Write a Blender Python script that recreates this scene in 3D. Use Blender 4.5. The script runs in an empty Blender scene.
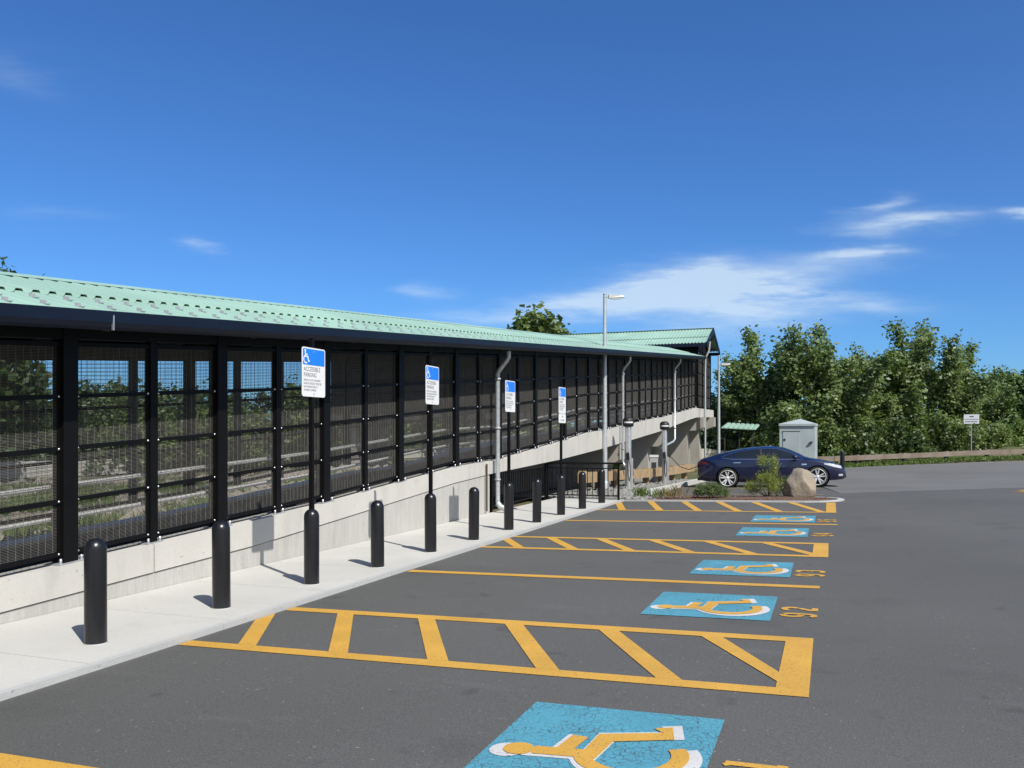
import bpy, bmesh, math, random
import numpy as np
from mathutils import Vector, Matrix, noise
from mathutils.bvhtree import BVHTree

R = math.radians
random.seed(7)
scene = bpy.context.scene
COL = scene.collection

# ------------------------------------------------------------------ helpers
class MB:
    """collects shapes, links them as ONE mesh object"""
    def __init__(s): s.v = []; s.f = []; s.sm = []; s.mi = {}
    def add(s, vs, fs, smooth=False):
        o = len(s.v); s.v += [tuple(v) for v in vs]
        s.f += [[i + o for i in f] for f in fs]; s.sm += [smooth] * len(fs)
    def box(s, x0, y0, z0, x1, y1, z1):
        s.add([(x0,y0,z0),(x1,y0,z0),(x1,y1,z0),(x0,y1,z0),(x0,y0,z1),(x1,y0,z1),(x1,y1,z1),(x0,y1,z1)],
              [(0,3,2,1),(4,5,6,7),(0,1,5,4),(1,2,6,5),(2,3,7,6),(3,0,4,7)])
    def obox(s, c, ux, uy, uz):
        c, ux, uy, uz = map(Vector, (c, ux, uy, uz))
        vs = [c + ux*a + uy*b + uz*d for d in (-1,1) for a, b in ((-1,-1),(1,-1),(1,1),(-1,1))]
        s.add(vs, [(0,3,2,1),(4,5,6,7),(0,1,5,4),(1,2,6,5),(2,3,7,6),(3,0,4,7)])
    def bar(s, a, b, w, h, up=(0,0,1)):
        a, b = Vector(a), Vector(b); d = (b - a); L = d.length / 2; d.normalize()
        side = d.cross(Vector(up)).normalized(); u = side.cross(d).normalized()
        s.obox((a + b) / 2, d * L, side * (w / 2), u * (h / 2))
    def sbox(s, x0, x1, y0, y1, zb0, zb1, zt0, zt1):
        """box between y0 and y1 whose bottom and top slope along Y"""
        s.add([(x0,y0,zb0),(x1,y0,zb0),(x1,y1,zb1),(x0,y1,zb1),(x0,y0,zt0),(x1,y0,zt0),(x1,y1,zt1),(x0,y1,zt1)],
              [(0,3,2,1),(4,5,6,7),(0,1,5,4),(1,2,6,5),(2,3,7,6),(3,0,4,7)])
    def tube(s, pts, r, n=10, caps=True, smooth=True):
        pts = [Vector(p) for p in pts]; rs = r if isinstance(r, (list, tuple)) else [r] * len(pts)
        rings = []; ref = None
        for i, p in enumerate(pts):
            t = (pts[min(i+1, len(pts)-1)] - pts[max(i-1, 0)]).normalized()
            if ref is None: ref = Vector((1,0,0)) if abs(t.x) < .9 else Vector((0,1,0))
            u = (ref - t * ref.dot(t)).normalized(); w = t.cross(u); ref = u
            rings.append([p + (u * math.cos(a) + w * math.sin(a)) * rs[i] for a in (2*math.pi*k/n for k in range(n))])
        vs = [v for ring in rings for v in ring]; fs = []
        for i in range(len(pts)-1):
            for k in range(n):
                k2 = (k+1) % n; fs.append((i*n+k, i*n+k2, (i+1)*n+k2, (i+1)*n+k))
        s.add(vs, fs, smooth)
        if caps:
            s.add(rings[0], [tuple(range(n))[::-1]]); s.add(rings[-1], [tuple(range(n))])
    def lathe(s, prof, n=24, c=(0,0,0), axis='z', smooth=True):
        vs = []
        for r, h in prof:
            for k in range(n):
                a = 2*math.pi*k/n; x, y = r*math.cos(a), r*math.sin(a)
                p = (x, y, h) if axis == 'z' else ((x, h, y) if axis == 'y' else (h, x, y))
                vs.append((p[0]+c[0], p[1]+c[1], p[2]+c[2]))
        fs = []
        for i in range(len(prof)-1):
            for k in range(n):
                k2 = (k+1) % n; fs.append((i*n+k, i*n+k2, (i+1)*n+k2, (i+1)*n+k))
        s.add(vs, fs, smooth)
    def prism(s, poly, d):
        """poly = list of 3d points, extruded by vector d"""
        n = len(poly); d = Vector(d); a = [Vector(p) for p in poly]; b = [p + d for p in a]
        s.add(a + b, [tuple(range(n))[::-1], tuple(range(n, 2*n))] + [(i, (i+1) % n, n + (i+1) % n, n + i) for i in range(n)])
    def merge(s, o, m):
        f0 = len(s.f); n = len(s.v); s.v += o.v; s.f += [[i + n for i in f] for f in o.f]; s.sm += o.sm
        s.mi[m.name] = (m, f0, len(s.f))
    def build(s, name, mat, parent=None, fix=True):
        me = bpy.data.meshes.new(name); me.from_pydata(s.v, [], s.f)
        me.polygons.foreach_set('use_smooth', s.sm); me.materials.append(mat)
        for i_, (m_, f0, f1) in enumerate(s.mi.values()):
            me.materials.append(m_)
            for k_ in range(f0, f1): me.polygons[k_].material_index = i_ + 1
        if fix:
            bm = bmesh.new(); bm.from_mesh(me); bmesh.ops.recalc_face_normals(bm, faces=bm.faces); bm.to_mesh(me); bm.free()
        me.update()
        o = bpy.data.objects.new(name, me); COL.objects.link(o)
        if parent is not None:
            o.parent = parent
        return o

def tag(o, label=None, cat=None, group=None, kind=None):
    if label: o['label'] = label
    if cat: o['category'] = cat
    if group: o['group'] = group
    if kind: o['kind'] = kind
    return o

def empty(name, loc, rz=0, label=None, cat=None, group=None):
    o = bpy.data.objects.new(name, None); COL.objects.link(o)
    o.location = loc; o.rotation_euler = (0, 0, rz); o.empty_display_size = .2
    return tag(o, label, cat, group)

def world_part(o, root):
    """a part modelled in world coordinates under a root that has only a location"""
    o.parent = root; o.location = -root.location
    return o

def dup(root, loc=None, rz=None, label=None, group=None, scale=None):
    r = root.copy(); COL.objects.link(r)
    if loc is not None: r.location = loc
    if rz is not None: r.rotation_euler = (0, 0, rz)
    if scale is not None: r.scale = scale
    if label: r['label'] = label
    if group: r['group'] = group
    for ch in list(root.children):
        c = ch.copy(); COL.objects.link(c); c.parent = r
        for g in list(ch.children):
            q = g.copy(); COL.objects.link(q); q.parent = c
    return r

def interp(pts, x):
    if x <= pts[0][0]: i = 0
    elif x >= pts[-1][0]: i = len(pts) - 2
    else:
        i = 0
        while x > pts[i+1][0]: i += 1
    (a, b), (c, d) = pts[i], pts[i+1]
    return b + (d - b) * (x - a) / (c - a)

def clamp(x, a, b): return max(a, min(b, x))

# ------------------------------------------------------------------ materials
def mat(name, col, rough=.6, metal=0., var=.12, scale=3., bump=0., bscale=40., spec=.5, coat=0., detail=6., col2=None, trans=0.):
    m = bpy.data.materials.new(name); m.use_nodes = True
    nt = m.node_tree; b = nt.nodes['Principled BSDF']
    b.inputs['Roughness'].default_value = rough; b.inputs['Metallic'].default_value = metal
    b.inputs['Specular IOR Level'].default_value = spec
    if coat: b.inputs['Coat Weight'].default_value = coat; b.inputs['Coat Roughness'].default_value = .04
    tc = nt.nodes.new('ShaderNodeTexCoord')
    n = nt.nodes.new('ShaderNodeTexNoise'); n.inputs['Scale'].default_value = scale; n.inputs['Detail'].default_value = detail
    nt.links.new(tc.outputs['Object'], n.inputs['Vector'])
    r = nt.nodes.new('ShaderNodeValToRGB')
    c2 = col2 or tuple(c * (1 - var) for c in col)
    c1 = col if col2 else tuple(min(1, c * (1 + var)) for c in col)
    r.color_ramp.elements[0].position = .3; r.color_ramp.elements[1].position = .7
    r.color_ramp.elements[0].color = (*c2, 1); r.color_ramp.elements[1].color = (*c1, 1)
    nt.links.new(n.outputs['Fac'], r.inputs['Fac']); nt.links.new(r.outputs['Color'], b.inputs['Base Color'])
    if bump:
        n2 = nt.nodes.new('ShaderNodeTexNoise'); n2.inputs['Scale'].default_value = bscale; n2.inputs['Detail'].default_value = 4
        nt.links.new(tc.outputs['Object'], n2.inputs['Vector'])
        bp = nt.nodes.new('ShaderNodeBump'); bp.inputs['Strength'].default_value = bump; bp.inputs['Distance'].default_value = .02
        nt.links.new(n2.outputs['Fac'], bp.inputs['Height']); nt.links.new(bp.outputs['Normal'], b.inputs['Normal'])
    m['_out'] = r.name
    return m

def mixcol(nt, fac, a, b, blend='MIX'):
    mx = nt.nodes.new('ShaderNodeMix'); mx.data_type = 'RGBA'; mx.blend_type = blend
    for sock, v in ((mx.inputs[0], fac), (mx.inputs[6], a), (mx.inputs[7], b)):
        if hasattr(v, 'links'): nt.links.new(v, sock)
        elif isinstance(v, (int, float)): sock.default_value = v
        else: sock.default_value = (*v, 1)
    return mx.outputs[2]

def noise_fac(nt, vec, scale, lo, hi, detail=5, rough=.55, invert=False):
    n = nt.nodes.new('ShaderNodeTexNoise'); n.inputs['Scale'].default_value = scale
    n.inputs['Detail'].default_value = detail; n.inputs['Roughness'].default_value = rough
    nt.links.new(vec, n.inputs['Vector'])
    mr = nt.nodes.new('ShaderNodeMapRange'); mr.inputs[1].default_value = lo; mr.inputs[2].default_value = hi
    mr.inputs[3].default_value = 1. if invert else 0.; mr.inputs[4].default_value = 0. if invert else 1.
    nt.links.new(n.outputs['Fac'], mr.inputs[0])
    return mr.outputs[0]

def base_mat(name, rough=.7, spec=.4):
    m = bpy.data.materials.new(name); m.use_nodes = True; nt = m.node_tree
    b = nt.nodes['Principled BSDF']; b.inputs['Roughness'].default_value = rough; b.inputs['Specular IOR Level'].default_value = spec
    tc = nt.nodes.new('ShaderNodeTexCoord')
    return m, nt, b, tc.outputs['Object']

def asphalt(name, base, speck=.5):
    m, nt, b, vec = base_mat(name, .85, .3)
    c = mixcol(nt, noise_fac(nt, vec, .35, .3, .7), tuple(x*.86 for x in base), tuple(x*1.1 for x in base))
    c = mixcol(nt, noise_fac(nt, vec, 90, .35, .7, 3), c, mixcol(nt, .5, c, tuple(x*2.1 for x in base)))
    # pale scuffs and stone specks
    mp = nt.nodes.new('ShaderNodeMapping'); mp.inputs['Scale'].default_value = (.5, 2.2, 1); nt.links.new(vec, mp.inputs['Vector'])
    sc = noise_fac(nt, mp.outputs[0], 1.1, .60, .78, 7, .65)
    c = mixcol(nt, mathn(nt, 'MULTIPLY', sc, .35), c, tuple(x*2.2 for x in base))
    c = mixcol(nt, mathn(nt, 'MULTIPLY', noise_fac(nt, vec, 28, .745, .77, 1), speck), c, (.30,.29,.27))
    # darker stains
    c = mixcol(nt, mathn(nt, 'MULTIPLY', noise_fac(nt, vec, .9, .58, .75, 4), .35), c, tuple(x*.55 for x in base))
    c = mixcol(nt, mathn(nt, 'MULTIPLY', noise_fac(nt, vec, 2.6, .66, .74, 2), .4), c, tuple(x*.5 for x in base))
    c = mixcol(nt, mathn(nt, 'MULTIPLY', noise_fac(nt, vec, .13, .42, .6, 2), .3), c, tuple(x*.8 for x in base))
    nt.links.new(c, b.inputs['Base Color'])
    n2 = nt.nodes.new('ShaderNodeTexNoise'); n2.inputs['Scale'].default_value = 130; n2.inputs['Detail'].default_value = 3
    nt.links.new(vec, n2.inputs['Vector'])
    bp = nt.nodes.new('ShaderNodeBump'); bp.inputs['Strength'].default_value = .5; bp.inputs['Distance'].default_value = .006
    nt.links.new(n2.outputs['Fac'], bp.inputs['Height']); nt.links.new(bp.outputs['Normal'], b.inputs['Normal'])
    return m

def mathn(nt, op, a, b=None):
    n = nt.nodes.new('ShaderNodeMath'); n.operation = op
    for i, v in enumerate((a, b)):
        if v is None: continue
        if hasattr(v, 'links'): nt.links.new(v, n.inputs[i])
        else: n.inputs[i].default_value = v
    return n.outputs[0]

def paint(name, col, wear, crack=False, gap=(.05,.05,.05)):
    m, nt, b, vec = base_mat(name, .65, .4)
    c = mixcol(nt, noise_fac(nt, vec, 2.5, .3, .7), tuple(x*.88 for x in col), tuple(min(1, x*1.06) for x in col))
    c = mixcol(nt, mathn(nt, 'MULTIPLY', noise_fac(nt, vec, 75, .60, .68, 2), wear), c, gap)
    c = mixcol(nt, mathn(nt, 'MULTIPLY', noise_fac(nt, vec, 5, .62, .75, 6, .7), wear*.7), c, tuple(x*.5 + .03 for x in col))
    if crack:
        nz = nt.nodes.new('ShaderNodeTexNoise'); nz.inputs['Scale'].default_value = 6; nt.links.new(vec, nz.inputs['Vector'])
        va = nt.nodes.new('ShaderNodeVectorMath'); va.operation = 'MULTIPLY_ADD'; va.inputs[1].default_value = (.12,.12,.12)
        nt.links.new(nz.outputs['Color'], va.inputs[0]); nt.links.new(vec, va.inputs[2])
        vo = nt.nodes.new('ShaderNodeTexVoronoi'); vo.feature = 'DISTANCE_TO_EDGE'; vo.inputs['Scale'].default_value = 24
        nt.links.new(va.outputs[0], vo.inputs['Vector'])
        mr = nt.nodes.new('ShaderNodeMapRange'); mr.inputs[1].default_value = .02; mr.inputs[2].default_value = .055
        mr.inputs[3].default_value = 1; mr.inputs[4].default_value = 0
        nt.links.new(vo.outputs['Distance'], mr.inputs[0])
        k = mathn(nt, 'MULTIPLY', mr.outputs[0], noise_fac(nt, vec, 3.1, .30, .52, 5))
        c = mixcol(nt, mathn(nt, 'MULTIPLY', k, .8), c, gap)
    nt.links.new(c, b.inputs['Base Color'])
    return m

def concrete(name, base, joints=0., stain=.25, bumpy=.25):
    m, nt, b, vec = base_mat(name, .85, .3)
    c = mixcol(nt, noise_fac(nt, vec, .8, .3, .7), tuple(x*.9 for x in base), tuple(min(1, x*1.06) for x in base))
    c = mixcol(nt, noise_fac(nt, vec, 60, .3, .7, 3), mixcol(nt, .5, c, tuple(x*.86 for x in base)), c)
    mp = nt.nodes.new('ShaderNodeMapping'); mp.inputs['Scale'].default_value = (1.4, 1.4, .35); nt.links.new(vec, mp.inputs['Vector'])
    c = mixcol(nt, mathn(nt, 'MULTIPLY', noise_fac(nt, mp.outputs[0], 1.7, .52, .75, 7, .65), stain), c, tuple(x*.5 for x in base))
    c = mixcol(nt, mathn(nt, 'MULTIPLY', noise_fac(nt, vec, 22, .69, .72, 2), .5), c, tuple(x*.45 for x in base))
    nt.links.new(c, b.inputs['Base Color'])
    n2 = nt.nodes.new('ShaderNodeTexNoise'); n2.inputs['Scale'].default_value = 35; n2.inputs['Detail'].default_value = 5
    nt.links.new(vec, n2.inputs['Vector'])
    bp = nt.nodes.new('ShaderNodeBump'); bp.inputs['Strength'].default_value = bumpy; bp.inputs['Distance'].default_value = .01
    nt.links.new(n2.outputs['Fac'], bp.inputs['Height']); nt.links.new(bp.outputs['Normal'], b.inputs['Normal'])
    return m

def leafmat(name, c1, c2, rough=.42, scale=1.3, trans=.3, spec=.5):
    m, nt, b, vec = base_mat(name, rough, spec)
    f = noise_fac(nt, vec, scale, .35, .65, 3)
    f2 = noise_fac(nt, vec, 9, .3, .7, 2)
    c = mixcol(nt, f, c1, c2); c = mixcol(nt, mathn(nt, 'MULTIPLY', f2, .5), c, tuple(x*1.5 for x in c2))
    nt.links.new(c, b.inputs['Base Color'])
    tr = nt.nodes.new('ShaderNodeBsdfTranslucent'); nt.links.new(mixcol(nt, 1., c, (1.2,1.3,.5), 'MULTIPLY'), tr.inputs['Color'])
    mx = nt.nodes.new('ShaderNodeMixShader'); mx.inputs[0].default_value = trans
    nt.links.new(b.outputs[0], mx.inputs[1]); nt.links.new(tr.outputs[0], mx.inputs[2])
    nt.links.new(mx.outputs[0], nt.nodes['Material Output'].inputs['Surface'])
    return m

M = {}
M['asphalt'] = asphalt('asphalt', (.079,.080,.077))
M['driveway'] = asphalt('driveway_asphalt', (.115,.117,.115), .6)
M['yellow'] = paint('yellow_paint', (.56,.32,.052), .6)
M['white_paint'] = paint('white_paint', (.55,.55,.54), .55)
M['blue_paint'] = paint('blue_paint', (.08,.30,.40), .65, True)
M['sidewalk'] = concrete('sidewalk_concrete', (.50,.50,.475), stain=.16)
M['granite'] = concrete('granite', (.44,.45,.45), stain=.15)
M['wall'] = concrete('wall_concrete', (.47,.465,.44), stain=.45)
def striate(m):
    nt = m.node_tree; bs = nt.nodes['Principled BSDF']; tc = nt.nodes.new('ShaderNodeTexCoord'); mp = nt.nodes.new('ShaderNodeMapping'); mp.inputs['Scale'].default_value = (1,38,2.2)
    nt.links.new(tc.outputs['Object'], mp.inputs['Vector']); f = noise_fac(nt, mp.outputs[0], 1., .35, .7, 3)
    src = bs.inputs['Base Color'].links[0].from_socket
    nt.links.new(mixcol(nt, mathn(nt, 'MULTIPLY', f, .22), src, (.16,.15,.13)), bs.inputs['Base Color'])
striate(M['wall'])
M['beam'] = concrete('beam_concrete', (.52,.51,.48), stain=.4)
M['pier'] = concrete('pier_concrete', (.36,.345,.315), stain=.45)
M['black'] = mat('black_steel', (.0045,.0045,.005), .5, 0, .2, 4, spec=.14)
M['bollard'] = mat('bollard_black', (.009,.0095,.012), .3, 0, .2, 3, .08, 60, spec=.5)
M['wire'] = mat('black_wire', (.12,.117,.11), .55, .1, .2, 9, spec=.5)
M['navy'] = mat('navy_fascia', (.004,.009,.024), .45, 0, .15, 2, spec=.3)
M['green_roof'] = mat('pale_green_metal', (.285,.445,.37), .42, 0, .12, .7, spec=.5)
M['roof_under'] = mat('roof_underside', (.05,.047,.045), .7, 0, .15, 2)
M['galv'] = mat('galvanised', (.50,.53,.55), .48, .55, .14, 14, .05, 90)
M['handrail'] = mat('handrail_grey', (.62,.63,.63), .5, .1, .08, 10)
M['galv_dull'] = mat('galvanised_dull', (.36,.38,.40), .6, .4, .15, 10)
M['bolt'] = mat('bolt_zinc', (.7,.7,.72), .35, .8, .1, 20)
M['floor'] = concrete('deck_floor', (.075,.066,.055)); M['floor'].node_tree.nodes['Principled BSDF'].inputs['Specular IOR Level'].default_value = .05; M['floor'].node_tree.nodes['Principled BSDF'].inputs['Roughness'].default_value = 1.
M['wood'] = mat('new_timber', (.40,.29,.165), .75, 0, .2, 2.5, .4, 30, col2=(.28,.19,.10))
M['oldwood'] = mat('weathered_timber', (.135,.10,.075), .85, 0, .2, 1.2, .5, 25, col2=(.21,.18,.15))
M['sign_white'] = mat('sign_white', (.72,.74,.76), .45, 0, .05, 3)
M['sign_blue'] = mat('sign_blue', (.012,.20,.80), .4, 0, .04, 3)
M['ink'] = mat('sign_ink', (.09,.09,.10), .6, 0, .05, 3)
M['sign_back'] = mat('sign_aluminium', (.45,.46,.47), .5, .6, .1, 5)
M['cabinet'] = mat('cabinet_paint', (.36,.42,.43), .55, 0, .09, 1.1, .05, 20)
M['cabinet_dark'] = mat('cabinet_dark', (.03,.03,.032), .6)
M['soil'] = mat('soil', (.09,.065,.045), .95, 0, .3, 1.3, .8, 14)
M['bank_stone'] = mat('bank_stone', (.155,.14,.115), .9, 0, .3, 1.2, .6, 10, col2=(.25,.225,.185))
M['gravel_bed'] = mat('gravel_bed', (.20,.205,.20), .9, 0, .3, 9, .9, 30)
M['stone'] = mat('rubble_stone', (.14,.148,.15), .85, 0, .3, 1.5, .6, 12, col2=(.26,.255,.24))
M['mulch'] = mat('mulch', (.17,.10,.07), .95, 0, .3, 18, 1., 45, col2=(.075,.045,.032))
M['boulder'] = mat('boulder', (.30,.25,.185), .9, 0, .2, 2.2, 1., 11, col2=(.19,.17,.14))
M['bark'] = mat('bark', (.14,.115,.09), .9, 0, .3, 8, .6, 25)
M['carpaint'] = mat('car_paint_navy', (.003,.0065,.04), .28, .2, .05, 2, coat=1.)
M['glass'] = mat('car_glass', (.010,.013,.016), .04, 0, .05, 2, spec=.8)
M['chrome'] = mat('chrome', (.75,.76,.78), .16, 1., .04, 3)
M['rim'] = mat('alloy_rim', (.66,.67,.68), .4, .4, .06, 6)
M['rubber'] = mat('rubber', (.016,.016,.017), .8, 0, .15, 6)
M['dark'] = mat('dark_plastic', (.012,.012,.013), .55, 0, .1, 5)
M['headlamp'] = mat('headlamp_glass', (.62,.66,.70), .1, .3, .06, 12, spec=.8)
M['redlamp'] = mat('tail_lamp', (.07,.006,.006), .15, 0, .05, 4, spec=.6)
M['lamp_metal'] = mat('lamp_head', (.42,.43,.43), .5, .3, .08, 6)
M['lens'] = mat('lamp_lens', (.6,.6,.55), .3, 0, .05, 5)
M['rust'] = mat('rusty_strip', (.20,.13,.09), .8)
M['grass'] = leafmat('grass', (.07,.115,.024), (.12,.17,.04), .6, .8, .2, .3)
M['leaf_poplar'] = leafmat('leaf_poplar', (.078,.132,.048), (.165,.22,.085), .46, .6, .32, .45)
M['leaf_dark'] = leafmat('leaf_dark', (.030,.060,.020), (.060,.095,.028), .45, .5, .25)
M['leaf_mid'] = leafmat('leaf_mid', (.06,.105,.026), (.115,.16,.042), .5, .5, .25)
M['leaf_light'] = leafmat('leaf_light', (.085,.145,.03), (.13,.19,.045), .5, .7, .3)
M['leaf_far'] = leafmat('leaf_far', (.06,.11,.04), (.105,.16,.055), .6, .06, .2, .3)
M['pine'] = leafmat('pine_needles', (.11,.155,.028), (.21,.25,.045), .5, 3., .25)
M['juniper'] = leafmat('juniper', (.06,.10,.035), (.12,.16,.06), .55, 4., .2)
M['dry'] = leafmat('dry_stems', (.16,.12,.06), (.24,.19,.10), .8, 4., .2, .2)

# ------------------------------------------------------------------ ground shape
def G(X, Y):
    """parking lot surface: cross fall of 2 %, then falling away gently"""
    return .02 * clamp(X + 4.9, 0, 14) - .02 * clamp(Y - 21.25, 0, 14)
def edge_y(X):
    return interp([(-40,47.5),(-3,49.5),(.96,51.8),(3.9,55.2),(7.45,58.6),(11.7,63.0),(20,72),(60,116)], X)
def T(X, Y):
    """terrain under and around everything"""
    if X > -4.9:
        ye = edge_y(X); d = Y - ye
        z = G(X, Y) - .08
        if d > 0:
            rise = interp([(-5,.0),(1,.05),(8,.32),(14,.45),(60,.6)], X)
            z += .08 + clamp(d / 2.2, 0, 1) * rise + clamp((d - 3) / 25, 0, 1) * interp([(0,0),(14,2.0),(40,2.4)], clamp(X,0,40)) - .01
        return z
    if X > -7.2: return G(-4.9, Y) - .02 + (0 if Y > 21.25 else -.12)
    far = clamp((-9.5 - X) / 6, 0, 1)
    z = G(-4.9, Y) - .08 - .1 * far + .1 * noise.noise((X * .25, Y * .25, 0)) * far
    return z

def axis(vals, lo, hi):
    out = sorted(set(vals)); return [v for v in out if lo <= v <= hi]
gx = [-1500,-800,-400,-200,-120,-90,-70,-55,-45] + [-40 + i*1.5 for i in range(20)] + [-9.9,-9.5,-9,-8,-7.25,-7.15,-6.5,-6,-5.5,-4.95,-4.89] + [-4 + i for i in range(34)] + [32,36,42,50,60,80,120,200,400,800,1500]
gy = [-1500,-800,-400,-200,-100,-60,-30,-15] + [-10 + i*1.5 for i in range(20)] + [20.5,21.1,21.25,21.4] + [22 + i for i in range(70)] + [95,100,110,120,140,170,200,260,400,800,1500]
gx = sorted(set(gx)); gy = sorted(set(gy))
b = MB()
for y in gy:
    for x in gx: b.v.append((x, y, T(x, y)))
nx = len(gx)
for j in range(len(gy)-1):
    for i in range(nx-1): b.f.append([j*nx+i, j*nx+i+1, (j+1)*nx+i+1, (j+1)*nx+i]); b.sm.append(True)
m, nt, bs, vec = base_mat('ground', .95, .2)
c = mixcol(nt, noise_fac(nt, vec, .35, .4, .62, 6), (.075,.105,.03), (.17,.14,.095))
c = mixcol(nt, noise_fac(nt, vec, 4, .3, .7, 4), mixcol(nt, .5, c, (.05,.06,.03)), c)
nt.links.new(c, bs.inputs['Base Color'])
M['ground'] = m
tag(b.build('ground', m, fix=False), kind='structure')

# asphalt lot, one sheet with the far edge following the grass; driveway is a paler sheet 4 mm above it
def sheet(name, xs, y0f, y1f, ybreaks, m, dz):
    b = MB(); cols = []
    for x in xs:
        a, e = y0f(x), y1f(x); ys = []
        n = len(ybreaks)
        for t in ybreaks: ys.append(clamp(t, a, e))
        cols.append([(x, y, G(x, y) + dz) for y in ys])
    n = len(ybreaks)
    for cc in cols: b.v += cc
    for i in range(len(xs)-1):
        for j in range(n-1):
            q = [i*n+j, (i+1)*n+j, (i+1)*n+j+1, i*n+j+1]
            b.f.append(q); b.sm.append(False)
    o = b.build(name, m, fix=False)
    bm = bmesh.new(); bm.from_mesh(o.data); bmesh.ops.dissolve_degenerate(bm, dist=1e-4, edges=bm.edges); bmesh.ops.remove_doubles(bm, verts=bm.verts, dist=1e-4); bm.to_mesh(o.data); bm.free()
    return tag(o, kind='structure')
xs = [-4.9,-3.9,-3,-2,-1,0,.96,2,3.9,5.5,7.45,9.1,11.7,16,20,30,45,60]
sheet('parking_lot', xs, lambda x: -30, edge_y, [-30,-10,0,10,21.25,35.25,40,200], M['asphalt'], 0)
def drive_y(X): return 25.9 + .82 * X if X > .3 else 25.9 + (0.3 - X) * 9
xs2 = [-2.2,-1,.3,.96,2,3.9,5.5,7.45,9.1,11.7,16,20,30,45,60]
sheet('driveway', xs2, lambda x: min(drive_y(x), edge_y(x)-.3), lambda x: edge_y(x)-.05, [-100,21.25,35.25,40,200], M['driveway'], .004)

# sidewalk slabs + granite kerb
b = MB()
y = -6.0
while y < 21.0:
    y1 = min(y + 1.52, 21.17)
    b.box(-6.70, y, -.06, -4.97, y1 - .008, .045); y = y1
b.box(-6.70, -6, -.09, -4.97, 21.17, .034)
tag(b.build('sidewalk', M['sidewalk']), kind='structure')
b = MB()
y = -6.
while y < 21.1:
    y1 = min(y + 3.0, 21.2); b.box(-4.965, y, -.1, -4.9, y1 - .006, .047); y = y1
tag(b.build('kerb', M['granite']), kind='structure')

# kerb of the island and of the charging bays
ISL = []
def island_outline():
    pts = [(-4.9, 21.18)]
    for x in (-4,-3,-2,-1.2): pts.append((x, 21.18))
    for k in range(9):
        a = -math.pi/2 + math.pi * k / 8
        pts.append((-.55 + .88*math.cos(a), 22.28 + 1.1*math.sin(a)))
    for x in (-1,-2,-2.8): pts.append((x, 23.4))
    return pts
isl = island_outline()
def ribbon_kerb(path, w, h, name, m):
    b = MB()
    P = [Vector((x, y, 0)) for x, y in path]
    L = []
    for i, p in enumerate(P):
        t = (P[min(i+1, len(P)-1)] - P[max(0, i-1)]).normalized(); nrm = Vector((-t.y, t.x, 0))
        q = p + nrm * w
        zo, zi = G(p.x, p.y), G(q.x, q.y)
        L.append([(p.x, p.y, zo - .15), (p.x, p.y, zo + h), (q.x, q.y, zi + h), (q.x, q.y, zi - .15)])
    for i in range(len(L)-1):
        a, c = L[i], L[i+1]
        b.add(a + c, [(0,1,5,4),(1,2,6,5),(2,3,7,6)])
    b.add(L[0], [(0,1,2,3)]); b.add(L[-1], [(0,1,2,3)])
    return tag(b.build(name, m), kind='structure')
ribbon_kerb(isl, .13, .035, 'island_kerb', M['granite'])
ribbon_kerb([(-4.95,23.0),(-5.0,25),(-5.0,28),(-5.05,31),(-5.05,36),(-4.6,38),(-3,38.6)], .17, .13, 'charging_bay_kerb', M['sidewalk'])
b = MB(); ins = [(-4.85,21.34),(-3.2,21.34)] + [(x,21.34) for x in (-2.5,-1.5,-.9)] + [(-.55+.7*math.cos(-math.pi/2+math.pi*k/8), 22.28+.93*math.sin(-math.pi/2+math.pi*k/8)) for k in range(9)] + [(-1,23.24),(-2,23.24),(-3.0,23.3),(-4.85,23.0)]
cx, cy = -2.2, 22.3
vs = [(cx, cy, G(cx, cy) + .07)] + [(x, y, G(x, y) + .025) for x, y in ins]
mid = [(cx + (x-cx)*.6, cy + (y-cy)*.6, G(x, y) + .055 + .02*math.sin(i*3.)) for i, (x, y) in enumerate(ins)]
n = len(ins); vs += mid
fs = []
for i in range(n):
    j = (i+1) % n; fs += [(1+i, 1+j, 1+n+j, 1+n+i), (1+n+i, 1+n+j, 0)]
b.add(vs, fs, True)
tag(b.build('planting_bed', M['mulch']), kind='structure')

def scatter_stones(name, m, n, fx, smin, smax, seed, flat=.6, kind='stuff'):
    rng = random.Random(seed); b = MB()
    base = [(1,0,0),(-1,0,0),(0,1,0),(0,-1,0),(0,0,1),(0,0,-1)]
    F = [(0,2,4),(2,1,4),(1,3,4),(3,0,4),(2,0,5),(1,2,5),(3,1,5),(0,3,5)]
    for _ in range(n):
        x, y, z = fx(rng); s = smin + (smax - smin) * rng.random()**2.5
        a = rng.random() * 6.28; ca, sa = math.cos(a), math.sin(a); vs = []
        for v in base:
            k = s * (.65 + .6 * rng.random()); px, py, pz = v[0]*k + rng.uniform(-.3,.3)*s, v[1]*k*rng.uniform(.6,1) + rng.uniform(-.3,.3)*s, v[2]*k*flat
            vs.append((x + px*ca - py*sa, y + px*sa + py*ca, z + pz))
        b.add(vs, F)
    return tag(b.build(name, m), kind=kind)
def rub(rng):
    while True:
        x = rng.uniform(-7.0, -3.2); y = rng.uniform(21.4, 36.5)
        if x > -5.2 and y > 23.1: continue
        if x > -4.3 and rng.random() > .35: continue
        return x, y, G(-4.9, y) + (.05 if x < -5 else .04)
b = MB(); L = []
for i in range(17):
    yy = 21.25 + i
    L.append([(-8.4, yy, G(-4.9, yy) + .02), (-6.4, yy, G(-4.9, yy) + .05), (-5.18, yy, G(-4.9, yy) + .05)])
for i in range(16): b.add(L[i] + L[i+1], [(0,1,4,3),(1,2,5,4)])
tag(b.build('gravel_bed', M['gravel_bed']), kind='structure')
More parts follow.
